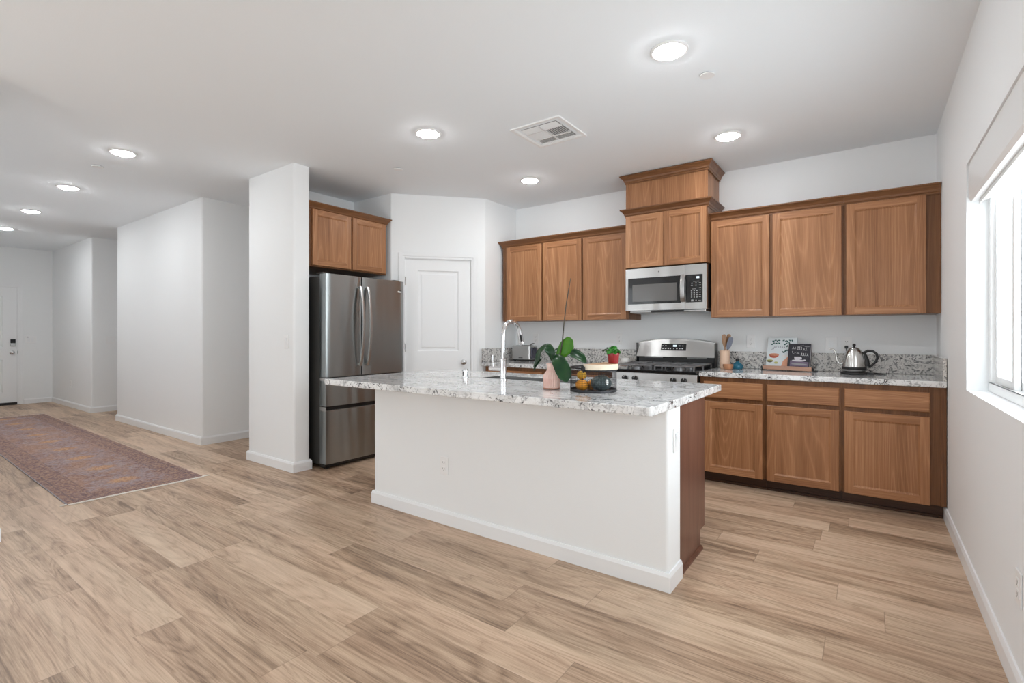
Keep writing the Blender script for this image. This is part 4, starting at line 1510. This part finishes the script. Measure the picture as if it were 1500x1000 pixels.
def leaf(pts, widths, mat, up, fold=0.25, name='leaf', parent=None, nv=6, thick=0.0012):
    """ribbon along pts; widths per point; up approximates the leaf face normal"""
    P = [Vector(p_) for p_ in pts]
    # catmull-rom resample
    Q, Wd = [], []
    n_ = len(P)
    for i in range(n_ - 1):
        p0, p1, p2, p3 = P[max(i - 1, 0)], P[i], P[i + 1], P[min(i + 2, n_ - 1)]
        for k in range(5):
            s_ = k / 5
            Q.append(0.5 * ((2 * p1) + (p2 - p0) * s_ + (2 * p0 - 5 * p1 + 4 * p2 - p3) * s_ ** 2 + (3 * p1 - p0 - 3 * p2 + p3) * s_ ** 3))
            Wd.append(widths[i] + (widths[i + 1] - widths[i]) * s_)
    Q.append(P[-1]); Wd.append(widths[-1])
    up = Vector(up)
    vs, fs = [], []
    for i, q_ in enumerate(Q):
        tng = (Q[min(i + 1, len(Q) - 1)] - Q[max(i - 1, 0)]).normalized()
        sd = tng.cross(up).normalized()
        nrm = sd.cross(tng).normalized()
        for k in range(nv + 1):
            s_ = 2 * k / nv - 1
            vs.append(q_ + sd * s_ * Wd[i] + nrm * (abs(s_) ** 1.3) * Wd[i] * fold)
    for i in range(len(Q) - 1):
        for k in range(nv):
            fs.append((i * (nv + 1) + k, i * (nv + 1) + k + 1, (i + 1) * (nv + 1) + k + 1, (i + 1) * (nv + 1) + k))
    mb = MB().add(vs, fs)
    o = part(name, mb, mat, parent, smooth=180, recalc=False)
    md = o.modifiers.new('solid', 'SOLIDIFY'); md.thickness = thick; md.offset = 0
    return o


def lw(p_):
    return (p_[0] - vx, p_[1] - vy, p_[2] - TZ)


RGT = Vector((0.81, 0.585, 0)); BCK = Vector((-0.585, 0.81, 0))
crownp = (-1.425, 2.405, 1.080)
leaf([lw(p_) for p_ in ((-1.428, 2.405, 1.060), (-1.405, 2.415, 1.105), (-1.370, 2.415, 1.150), (-1.335, 2.410, 1.178), (-1.322, 2.408, 1.186))],
     [0.010, 0.028, 0.043, 0.038, 0.006], 'leaf_light', (0.3, -0.9, 0.30), 0.15, parent=orc)
leaf([lw(p_) for p_ in ((-1.438, 2.40, 1.062), (-1.450, 2.392, 1.115), (-1.480, 2.385, 1.145), (-1.515, 2.378, 1.120), (-1.530, 2.372, 1.075), (-1.552, 2.362, 1.035))],
     [0.010, 0.022, 0.032, 0.034, 0.024, 0.003], 'leaf_dark', (-0.2, -0.6, 0.75), 0.25, parent=orc)
leaf([lw(p_) for p_ in ((-1.430, 2.395, 1.062), (-1.415, 2.375, 1.092), (-1.380, 2.350, 1.075), (-1.345, 2.335, 1.030), (-1.325, 2.328, 0.992), (-1.315, 2.325, 0.966))],
     [0.010, 0.022, 0.038, 0.042, 0.034, 0.004], 'leaf_dark', (0.2, -0.8, 0.55), 0.2, parent=orc)
leaf([lw(p_) for p_ in ((-1.428, 2.412, 1.060), (-1.395, 2.435, 1.098), (-1.350, 2.450, 1.112), (-1.305, 2.462, 1.090), (-1.275, 2.470, 1.062))],
     [0.008, 0.022, 0.036, 0.032, 0.004], 'leaf_dark', (0.1, -0.55, 0.85), 0.3, parent=orc)
leaf([lw(p_) for p_ in ((-1.428, 2.408, 1.062), (-1.400, 2.400, 1.085), (-1.375, 2.395, 1.060), (-1.358, 2.390, 1.035))],
     [0.008, 0.020, 0.026, 0.003], 'leaf_dark', (0.3, -0.6, 0.7), 0.2, parent=orc)
leaf([lw(p_) for p_ in ((-1.440, 2.405, 1.064), (-1.470, 2.43, 1.105), (-1.435, 2.46, 1.135), (-1.39, 2.48, 1.135))],
     [0.008, 0.018, 0.024, 0.003], 'leaf_dark', (-0.1, -0.6, 0.8), 0.2, parent=orc)
leaf([lw(p_) for p_ in ((-1.505, 2.376, 1.085), (-1.535, 2.365, 1.045), (-1.548, 2.36, 1.015))],
     [0.005, 0.012, 0.002], 'leaf_dark', (-0.3, -0.8, 0.4), 0.3, parent=orc)
mb = MB().tube([lw(p_) for p_ in ((-1.425, 2.405, 1.055), (-1.408, 2.408, 1.10), (-1.388, 2.405, 1.18), (-1.376, 2.402, 1.28), (-1.362, 2.40, 1.38), (-1.347, 2.40, 1.46), (-1.333, 2.40, 1.530))],
              [0.0042, 0.004, 0.0038, 0.0034, 0.003, 0.0028, 0.002], 8)
part('flower_stem', mb, 'stem', orc, smooth=60, label='bare upright orchid stem')

# round wire basket with half-moon wooden lid
bx0, by0, br = -1.222, 2.452, 0.124
bk_ = thing('wire_basket', 'round black wire mesh basket with half wooden lid on the island', 'basket', (bx0, by0, TZ))
mb = MB().lathe([(0, 0), (br, 0), (br + 0.002, 0.002), (br + 0.002, 0.014), (br, 0.014), (br - 0.002, 0.004), (0, 0.004)], 64)
part('tray_base', mb, 'dark_metal', bk_, smooth=40)
mb = MB()
for a0_, a1_ in ((PI * 0.5, PI * 1.5), (-PI * 0.5, PI * 0.5)):
    z = 0.128 if a0_ > 0 else 0.117
    mb.tube([(br * math.cos(a0_ + (a1_ - a0_) * i / 24), br * math.sin(a0_ + (a1_ - a0_) * i / 24), z) for i in range(25)], 0.0042, 8)
part('rim', mb, 'dark_metal', bk_, smooth=50)
mb = MB()
nw = 84
for i in range(nw):
    a_ = 2 * PI * i / nw
    zt = 0.126 if math.cos(a_) < 0 else 0.115
    x, y = br * math.cos(a_), br * math.sin(a_)
    mb.tube([(x, y, 0.012), (x, y, zt)], 0.0006, 4)
for k in range(1, 12):
    z = 0.012 + k * 0.0095
    mb.tube([(br * math.cos(2 * PI * i / 48), br * math.sin(2 * PI * i / 48), z) for i in range(48)], 0.0006, 4, closed=True)
part('wire_mesh', mb, 'dark_metal', bk_)
mb = MB()
outer_ = [(0.128 * math.cos(-PI / 2 + PI * i / 30), 0.128 * math.sin(-PI / 2 + PI * i / 30)) for i in range(31)]
mb.prism([(x + 0.006, y) for x, y in outer_], 0.1215, 0.150)
for i in range(len(mb.m)):
    mb.m[i] = 1
mb.m[1] = 0
part('lid', mb, ['light_wood', 'edge_sheen_wood'], bk_, smooth=30, label='half-moon wooden lid')
mb = MB().tube([(0.010 + 0.0 * i, -0.131 - 0.006 * math.sin(PI * i / 8), 0.108 + 0.034 * i / 8) for i in range(9)], 0.004, 8)
mb.tube([(0.010 + 0.010 * math.cos(2 * PI * i / 14), -0.137, 0.128 + 0.010 * math.sin(2 * PI * i / 14)) for i in range(14)], 0.003, 6, closed=True)
part('latch_ring', mb, 'dark_metal', bk_, smooth=50)

BZ = TZ + 0.0045


def fruit(name, label, cat, c, rx, ry, rz, mat, fn=None, stem_=True, group=None):
    t = thing(name, label, cat, (c[0], c[1], c[2] - rz), group=group)
    mb = MB().ball((0, 0, rz), rx, ry, rz, 28, 16, fn=fn)
    part('flesh', mb, mat, t, smooth=180)
    if stem_:
        mb = MB().tube([(0, 0, 2 * rz * 0.97), (0.003, 0, 2 * rz + 0.006)], [0.005, 0.004], 8)
        part('stem', mb, 'stem', t)
    return t


fruit('orange', 'large orange fruit in the front left of the wire basket', 'fruit', (-1.262, 2.398, BZ + 0.0290), 0.036, 0.034, 0.029, 'orange')
fruit('lemon', 'yellow lemon on top of the pile at the left of the wire basket', 'fruit', (-1.282, 2.432, BZ + 0.0790), 0.027, 0.025, 0.025, 'lemon')
fruit('orange', 'small orange between the large orange and the green squash', 'fruit', (-1.236, 2.455, BZ + 0.026), 0.026, 0.026, 0.026, 'orange')
kb = fruit('kabocha_squash', 'grey-green kabocha squash with a white sticker in the wire basket', 'squash', (-1.168, 2.438, BZ + 0.042), 0.055, 0.056, 0.042,
           'kabocha', fn=lambda a, th: 1 + 0.035 * abs(math.cos(5 * a)) - 0.02)
mb = MB().lathe([(0, 0.0), (0.010, 0.0), (0.010, 0.0006), (0, 0.0006)], 18)
part('sticker', mb, 'sticker', kb, T=Matrix.Translation((0.0505, -0.036, 0.052)) @ Matrix.Rotation(-0.62, 4, 'Z') @ Matrix.Rotation(PI / 2 - 0.15, 4, 'Y') @ Matrix.Diagonal((1.5, 0.85, 1, 1)), label='white oval sticker')
fruit('gourd', 'tan round gourd behind the green squash', 'squash', (-1.195, 2.524, BZ + 0.038), 0.040, 0.040, 0.038, 'tan_gourd')

# small herb in red pot on the lid
hp = thing('potted_succulent', 'small green plant in a red pot on the basket lid', 'plant', (-1.122, 2.492, TZ + 0.1505))
mb = MB().lathe([(0, 0), (0.0255, 0), (0.027, 0.002), (0.0305, 0.046), (0.0325, 0.047), (0.0325, 0.056), (0.030, 0.056), (0.028, 0.048), (0, 0.048)], 36)
part('pot', mb, 'red_pot', hp, smooth=35)
mb = MB().lathe([(0, 0.051), (0.028, 0.050)], 20); part('soil', mb, 'soil', hp)
mb = MB()
rnd = random.Random(3)
for i in range(46):
    a_ = rnd.uniform(0, 2 * PI); rr_ = 0.034 * math.sqrt(rnd.random()); hz = 0.058 + rnd.uniform(0.0, 0.036) * (1 - rr_ / 0.05)
    c_ = Vector((rr_ * math.cos(a_), rr_ * math.sin(a_), hz))
    nrm = Vector((rnd.uniform(-1, 1) + c_.x * 25, rnd.uniform(-1, 1) + c_.y * 25, 0.9)).normalized()
    q1 = nrm.orthogonal().normalized(); q2 = nrm.cross(q1)
    s_ = rnd.uniform(0.009, 0.014)
    ring = [c_ + (q1 * math.cos(2 * PI * k / 7) * 1.25 + q2 * math.sin(2 * PI * k / 7)) * s_ for k in range(7)]
    low_ = c_ - nrm * s_ * 0.35
    b0_ = [tuple(v_) for v_ in ring] + [tuple(low_), tuple(c_ + nrm * s_ * 0.2)]
    mb.add(b0_, [(k, (k + 1) % 7, 7) for k in range(7)] + [((k + 1) % 7, k, 8) for k in range(7)])
    if i % 3 == 0:
        mb.tube([(c_.x * 0.3, c_.y * 0.3, 0.049), tuple(low_)], 0.0012, 5)
part('foliage', mb, 'leaf_herb', hp, smooth=60)
mb = MB()
mb.tube([(-0.01, 0, 0.05), (-0.030, -0.006, 0.078), (-0.044, -0.014, 0.072)], 0.0012, 5)
for c_ in ((-0.032, -0.006, 0.082), (-0.040, -0.012, 0.074), (-0.050, -0.018, 0.068)):
    mb.ball(c_, 0.008, 0.006, 0.005, 8, 6)
part('sprig', mb, plain('dry_sprig', (0.05, 0.07, 0.04), 0.6), hp, smooth=60)

# ------------------------------------------------------------------ things on the back counters
# toaster
to = thing('toaster', 'two-slot stainless toaster on the back counter near the pantry', 'toaster', (-3.255, 4.765, TZ), 0.0)
tw, td_ = 0.125, 0.085
mb = MB()
poly = rc([(-tw, -td_), (tw, -td_), (tw, td_), (-tw, td_)], {0: 0.02, 1: 0.02, 2: 0.02, 3: 0.02})
mb.prism(poly, 0.020, 0.182)
part('shell', mb, 'steel', to, bevel=0.012, smooth=40, seg=3)
mb = MB().box(-tw + 0.01, tw - 0.01, -td_ + 0.008, td_ - 0.008, 0.008, 0.0195); part('base', mb, 'black', to)
for x in (-tw + 0.03, tw - 0.03):
    for y in (-td_ + 0.03, td_ - 0.03):
        mb = MB().cyl((x, y), 0.012, 0, 0.0078, 12); part('foot', mb, 'black', to)
for y in (-0.03, 0.03):
    mb = MB().box(-tw + 0.03, tw - 0.03, y - 0.013, y + 0.013, 0.1815, 0.1835); part('slot', mb, 'shadow', to)
mb = MB().box(tw + 0.0005, tw + 0.012, -0.05, 0.05, 0.035, 0.160)
part('end_panel', mb, plain('smoky_panel', (0.10, 0.10, 0.13), 0.15, 0.5), to, bevel=0.004)
mb = MB().tube([(tw + 0.010, -0.02, 0.150), (tw + 0.02, -0.02, 0.158), (tw + 0.035, -0.02, 0.158)], 0.006, 8); part('lever', mb, 'black', to)
mb = MB().tube([(0.075, 0.02, 0.183), (0.08, 0.02, 0.198), (0.10, 0.02, 0.203), (0.12, 0.02, 0.203)], 0.006, 8); part('lift_handle', mb, 'black', to, smooth=50)
mb = MB().box(-0.025, 0.03, -td_ - 0.0012, -td_ + 0.0002, 0.035, 0.047)
part('badge', mb, 'slot', to)

# white jar on a small wooden coaster
cz = thing('wooden_coaster', 'round dark wooden coaster left of the range', 'coaster', (-2.030, 4.80, TZ))
mb = MB().lathe([(0, 0), (0.052, 0), (0.054, 0.003), (0.054, 0.011), (0.052, 0.014), (0, 0.014)], 36)
part('disc', mb, wood('coaster_wood', [(0.10, 0.03, 0.015), (0.17, 0.06, 0.03), (0.22, 0.09, 0.05)], 0), cz, smooth=40)
t = thing('ceramic_jar', 'small round white ceramic jar on the coaster left of the range', 'jar', (-2.030, 4.80, TZ + 0.0145))
mb = MB().lathe([(0, 0), (0.036, 0), (0.044, 0.006), (0.048, 0.022), (0.047, 0.040), (0.042, 0.050), (0.0405, 0.0505), (0, 0.0505)], 36)
part('body', mb, 'cream_jar', t, smooth=50)
mb = MB().lathe([(0, 0.051), (0.041, 0.051), (0.040, 0.055), (0.020, 0.061), (0, 0.062)], 36)
part('lid', mb, 'cream_jar', t, smooth=50)

# crock with utensils
cr = thing('utensil_crock', 'peach coloured crock holding utensils right of the range', 'crock', (-1.058, 4.745, TZ))
mb = MB().lathe([(0, 0), (0.038, 0), (0.041, 0.004), (0.042, 0.02), (0.042, 0.160), (0.0405, 0.164), (0.038, 0.162), (0.038, 0.012), (0, 0.012)], 40)
part('crock_body', mb, 'crock', cr, smooth=40)


def utensil(name, label, base, top, mat, wmax, hlen):
    """spatula: thin stem rising out of the crock, blade at the top"""
    t = thing(name, label, 'utensil', base, group='utensils in the crock')
    d_ = Vector(top) - Vector(base)
    L_ = d_.length
    rot = Vector((0, 0, 1)).rotation_difference(d_).to_matrix().to_4x4()
    mb = MB().tube([(0, 0, 0), (0, 0, L_ - hlen)], [0.006, 0.0055], 8)
    part('handle', mb, mat if mat != 'greyblue' else 'utensil_wood', t, T=rot, smooth=50)
    mb = MB()
    vs, fs = [], []
    for s_, w_ in ((0.0, 0.007), (0.15, 0.014), (0.35, wmax), (0.75, wmax * 1.05), (0.95, wmax * 0.85), (1.0, wmax * 0.4)):
        z = L_ - hlen + hlen * s_
        vs += [(-w_, -0.003, z), (w_, -0.003, z), (w_, 0.003, z), (-w_, 0.003, z)]
    for i in range(5):
        for k in range(4):
            k2 = (k + 1) % 4
            fs.append((i * 4 + k, i * 4 + k2, (i + 1) * 4 + k2, (i + 1) * 4 + k))
    fs += [(3, 2, 1, 0), (20, 21, 22, 23)]
    mb.add(vs, fs)
    part('blade', mb, mat, t, T=rot @ Matrix.Rotation(0.5, 4, 'Z'), smooth=40)
    return t


ub = TZ + 0.017
utensil('wooden_spatula', 'leftmost wooden spatula leaning in the peach crock', (-1.047, 4.748, ub), (-1.064, 4.738, 1.222), 'utensil_wood', 0.019, 0.115)
utensil('wooden_spatula', 'wooden spatula in the middle of the peach crock', (-1.058, 4.757, ub), (-1.026, 4.762, 1.225), 'utensil_wood', 0.018, 0.11)
utensil('silicone_spatula', 'blue-grey spatula leaning right in the peach crock', (-1.076, 4.735, ub), (-1.000, 4.728, 1.198), 'greyblue', 0.021, 0.115)

t = thing('copper_bowl', 'tiny copper bowl in front of the peach crock', 'bowl', (-1.012, 4.655, TZ))
mb = MB().lathe([(0, 0), (0.026, 0), (0.036, 0.008), (0.043, 0.028), (0.043, 0.046), (0.040, 0.046), (0.040, 0.030), (0.030, 0.010), (0, 0.006)], 36)
part('bowl_body', mb, 'copper', t, smooth=50)
t = thing('glass_bottle', 'squat blue glass bottle right of the copper bowl', 'bottle', (-0.958, 4.772, TZ))
mb = MB().lathe([(0, 0), (0.040, 0), (0.046, 0.010), (0.047, 0.026), (0.040, 0.044), (0.022, 0.056), (0.014, 0.062), (0.013, 0.070), (0, 0.070)], 36)
part('bottle_body', mb, 'blue_glass', t, smooth=50)
mb = MB().lathe([(0, 0.0705), (0.016, 0.0705), (0.017, 0.076), (0.016, 0.092), (0, 0.094)], 24)
part('stopper', mb, 'dark_metal', t, smooth=40)

# cookbook stand with two books
bs = thing('cookbook_stand', 'pinkish wooden cookbook stand with black scroll ends on the counter', 'book stand', (-0.565, 4.775, TZ), -0.205)
mb = MB().box(-0.190, 0.190, -0.020, 0.055, 0.010, 0.022)
mb.box(-0.190, 0.190, -0.030, -0.0205, 0.006, 0.040)
part('ledge', mb, 'stand_wood', bs, bevel=0.003)
lean = math.radians(14)
TL = Matrix.Translation((0, 0.022, 0.0305)) @ Matrix.Rotation(-lean, 4, 'X')
mb = MB().box(-0.15, 0.14, 0.026, 0.034, 0.0, 0.17)
part('back_rest', mb, 'stand_wood', bs, T=TL, bevel=0.002)
for s_ in (-1, 1):
    pts = []
    for i in range(20):
        a_ = -PI * 0.5 + i * 0.30
        r_ = 0.022 - 0.0008 * i
        pts.append((s_ * 0.200, -0.030 + r_ * math.cos(a_) * 0.8, 0.022 + r_ * math.sin(a_) * 0.8))
    pts = [(s_ * 0.200, 0.085, 0.004), (s_ * 0.200, 0.02, 0.004), ] + pts
    mb = MB().tube(pts, 0.0036, 8)
    mb.tube([(s_ * 0.198, -0.024, 0.012), (s_ * 0.186, -0.024, 0.012)], 0.0036, 6)
    part('scroll_end', mb, 'dark_metal', bs, smooth=50, label='black metal scroll end')


def book(name, label, x0, x1, y0, y1, h, cover):
    t = thing(name, label, 'book', (0, 0, 0))
    t.matrix_world = Matrix.Translation((-0.565, 4.775, TZ)) @ Matrix.Rotation(-0.205, 4, 'Z') @ TL @ Matrix.Translation((x0, y0, 0))
    w_, d_ = x1 - x0, y1 - y0
    mb = MB()
    mb.box(0, w_, 0, 0.003, 0, h); mb.box(0, w_, d_ - 0.003, d_, 0, h); mb.box(0, 0.003, 0.003, d_ - 0.003, 0, h)
    part('cover', mb, cover, t, bevel=0.001)
    mb = MB().box(0.0035, w_ - 0.003, 0.0035, d_ - 0.0035, 0.003, h - 0.003)
    part('pages', mb, 'paper', t)
    return t


def flat(mb, pts, mi, y=-0.0006):
    n_ = len(pts)
    mb.add([(x, y, z) for x, z in pts] + [(x, 0.0, z) for x, z in pts],
           [tuple(range(n_))] + [(i, (i + 1) % n_, n_ + (i + 1) % n_, n_ + i) for i in range(n_)], mi)


def ell(cx_, cz_, a_, b_, rot=0.0, n_=14, s0=0.0, s1=2 * PI):
    out = []
    for i in range(n_):
        t_ = s0 + (s1 - s0) * i / (n_ if s1 - s0 > 6.2 else n_ - 1)
        x, z = a_ * math.cos(t_), b_ * math.sin(t_)
        out.append((cx_ + x * math.cos(rot) - z * math.sin(rot), cz_ + x * math.sin(rot) + z * math.cos(rot)))
    return out


b1 = book('cookbook', 'large pale blue cookbook with leaves and orange bowl on the stand', -0.184, 0.050, 0.0, 0.022, 0.258, 'pale_cover')
mb = MB()
rnd = random.Random(11)
for cx_, cz_ in ((0.045, 0.225), (0.062, 0.232), (0.078, 0.226), (0.092, 0.232), (0.05, 0.208), (0.070, 0.206), (0.094, 0.206), (0.036, 0.196),
                 (0.128, 0.232), (0.146, 0.226), (0.160, 0.222), (0.178, 0.232), (0.196, 0.230), (0.152, 0.205), (0.140, 0.196), (0.175, 0.210), (0.160, 0.182)):
    flat(mb, ell(cx_, cz_, 0.010, 0.0052, rnd.uniform(-1.2, 1.2)), 0)
for cx_, cz_ in ((0.150, 0.140), (0.168, 0.146), (0.184, 0.142), (0.198, 0.136), (0.132, 0.128)):
    flat(mb, ell(cx_, cz_, 0.014, 0.006, rnd.uniform(-0.6, 0.9)), 0)
flat(mb, ell(0.060, 0.105, 0.040, 0.030, 0, 14, PI, 2 * PI), 1)
flat(mb, ell(0.060, 0.105, 0.040, 0.012), 2)
flat(mb, ell(0.030, 0.052, 0.026, 0.018, 0, 14, PI, 2 * PI), 3)
flat(mb, ell(0.030, 0.052, 0.026, 0.009), 4)
flat(mb, ell(0.082, 0.034, 0.016, 0.010), 4)
flat(mb, [(0.125, 0.004), (0.215, 0.004), (0.215, 0.075), (0.170, 0.088), (0.135, 0.050)], 5)
flat(mb, ell(0.165, 0.095, 0.040, 0.010), 6)
part('cover_picture', mb, ['leafprint', 'coral', 'peach', 'olive', 'lime', 'peach', 'sticker'], b1)


def scrawl(mb, pts, r=0.0011, y=-0.0008):
    mb.tube([(x, y, z) for x, z in pts], r, 5)


def cursive(mb, x0, z0, w_, h_, seed, loops, r=0.0011):
    rn = random.Random(seed)
    pts = []
    N_ = loops * 8
    for i in range(N_ + 1):
        s_ = i / N_
        ph = 2 * PI * loops * s_
        amp = h_ * (0.55 + 0.45 * rn.random()) if i % 8 == 0 else (amp if i else h_)
        pts.append((x0 + w_ * s_ + 0.35 * w_ / loops * math.sin(ph), z0 + amp * 0.5 * (1 - math.cos(ph))))
    scrawl(mb, pts, r)


mb = MB()
cursive(mb, 0.062, 0.164, 0.085, 0.022, 4, 5, 0.0012)
scrawl(mb, [(0.05, 0.150), (0.058, 0.175), (0.072, 0.182), (0.066, 0.168), (0.050, 0.160), (0.036, 0.148)], 0.0014)
part('cover_lettering', mb, 'mauve', b1)

b2 = book('cookbook', 'smaller black cookbook with white script in front on the stand', 0.0, 0.168, -0.0345, -0.001, 0.196, 'slate_cover')
mb = MB()
flat(mb, [(0.02, 0.004), (0.160, 0.004), (0.160, 0.040), (0.02, 0.052)], 0)
flat(mb, ell(0.082, 0.052, 0.050, 0.008), 1, -0.0008)
flat(mb, ell(0.075, 0.085, 0.026, 0.034, 0, 14, PI, 2 * PI), 1, -0.0010)
flat(mb, [(0.098, 0.078), (0.108, 0.078), (0.108, 0.064), (0.098, 0.062)], 1, -0.0008)
flat(mb, ell(0.130, 0.056, 0.010, 0.006), 1, -0.0008)
flat(mb, ell(0.090, 0.022, 0.060, 0.006), 2, -0.0008)
part('cover_picture', mb, ['mauve', 'paper', 'grey_mark'], b2)
mb = MB()
cursive(mb, 0.028, 0.150, 0.030, 0.022, 5, 2, 0.0013)
cursive(mb, 0.066, 0.142, 0.040, 0.036, 6, 3, 0.0013)
scrawl(mb, [(0.088, 0.178), (0.115, 0.180), (0.135, 0.170), (0.158, 0.172)])
cursive(mb, 0.112, 0.140, 0.030, 0.024, 8, 2, 0.0013)
scrawl(mb, [(0.030, 0.132), (0.036, 0.112), (0.056, 0.104), (0.050, 0.118), (0.062, 0.124)], 0.0013)
cursive(mb, 0.064, 0.108, 0.024, 0.018, 9, 2, 0.0012)
cursive(mb, 0.098, 0.094, 0.058, 0.030, 10, 4, 0.0013)
part('cover_lettering', mb, 'white_mark', b2)

# gooseneck electric kettle
kt = thing('electric_kettle', 'stainless gooseneck electric kettle with black handle on the counter', 'kettle', (-0.098, 4.665, TZ))
mb = MB().lathe([(0, 0), (0.086, 0), (0.090, 0.004), (0.090, 0.014), (0.082, 0.020), (0, 0.020)], 44)
mb.box(0.05, 0.125, -0.035, 0.035, 0, 0.016)
part('power_base', mb, 'black', kt, smooth=40)
mb = MB().lathe([(0, 0.0205), (0.066, 0.0205), (0.072, 0.026), (0.074, 0.038), (0, 0.038)], 44)
part('heater_band', mb, 'steel', kt, smooth=40)
mb = MB().lathe([(0, 0.0385), (0.079, 0.0385), (0.081, 0.042), (0.081, 0.056), (0.079, 0.059), (0, 0.059)], 44)
part('black_band', mb, 'black', kt, smooth=40)
prof = [(0, 0.0592), (0.0785, 0.0592), (0.0780, 0.080), (0.0745, 0.110), (0.068, 0.140), (0.058, 0.168), (0.046, 0.186), (0.038, 0.193), (0, 0.193)]
mb = MB().lathe(prof, 48)
part('kettle_body', mb, 'kettle_steel', kt, smooth=50)
mb = MB().lathe([(0, 0.1932), (0.039, 0.1932), (0.038, 0.197), (0.022, 0.206), (0.008, 0.210), (0, 0.210)], 36)
part('lid', mb, 'kettle_steel', kt, smooth=50)
mb = MB().lathe([(0, 0.2102), (0.006, 0.2102), (0.006, 0.214), (0.011, 0.220), (0.011, 0.230), (0.006, 0.236), (0, 0.237)], 20)
part('lid_knob', mb, 'black', kt, smooth=50)
mb = MB().tube([(0.062, 0, 0.165), (0.085, 0, 0.182), (0.118, 0, 0.180), (0.140, 0, 0.160), (0.146, 0, 0.130), (0.134, 0, 0.098), (0.112, 0, 0.072), (0.092, 0, 0.058)],
              [0.011, 0.010, 0.0095, 0.0095, 0.009, 0.0085, 0.0085, 0.008], 12)
part('handle', mb, 'black', kt, smooth=60)
mb = MB().tube([(0.052, 0, 0.168), (0.066, 0, 0.145), (0.078, 0, 0.110), (0.082, 0, 0.062)], [0.010, 0.016, 0.018, 0.018], 12)
part('handle_mount', mb, 'black', kt, smooth=60)
mb = MB().tube([(-0.070, 0, 0.078), (-0.098, 0, 0.082), (-0.112, 0, 0.105), (-0.117, 0, 0.140), (-0.122, 0, 0.170), (-0.134, 0, 0.188), (-0.158, 0, 0.196)],
              [0.010, 0.009, 0.0075, 0.0065, 0.0062, 0.006, 0.0055], 12)
part('spout', mb, 'kettle_steel', kt, smooth=60)
Kx, Ky, Kz = kt.location
mb = MB().tube([(0.118, 0.0, 0.010), (0.150, 0.01, 0.005), (0.190, 0.03, 0.005), (0.200, 0.055, 0.005), (0.170, 0.10, 0.006), (0.10, 0.155, 0.006), (0.03, 0.205, 0.010), (-0.02, 0.222, 0.06),
               (-0.045, 0.215, 0.14), (-0.057, 0.215, 0.175), (-0.057, 0.225, 0.196)], 0.0034, 8)
part('power_cord', mb, 'black', kt, smooth=60)
mb = MB().box(-0.069, -0.045, 0.222, 0.2545, 0.192, 0.216)
part('plug', mb, 'black', kt, bevel=0.004)
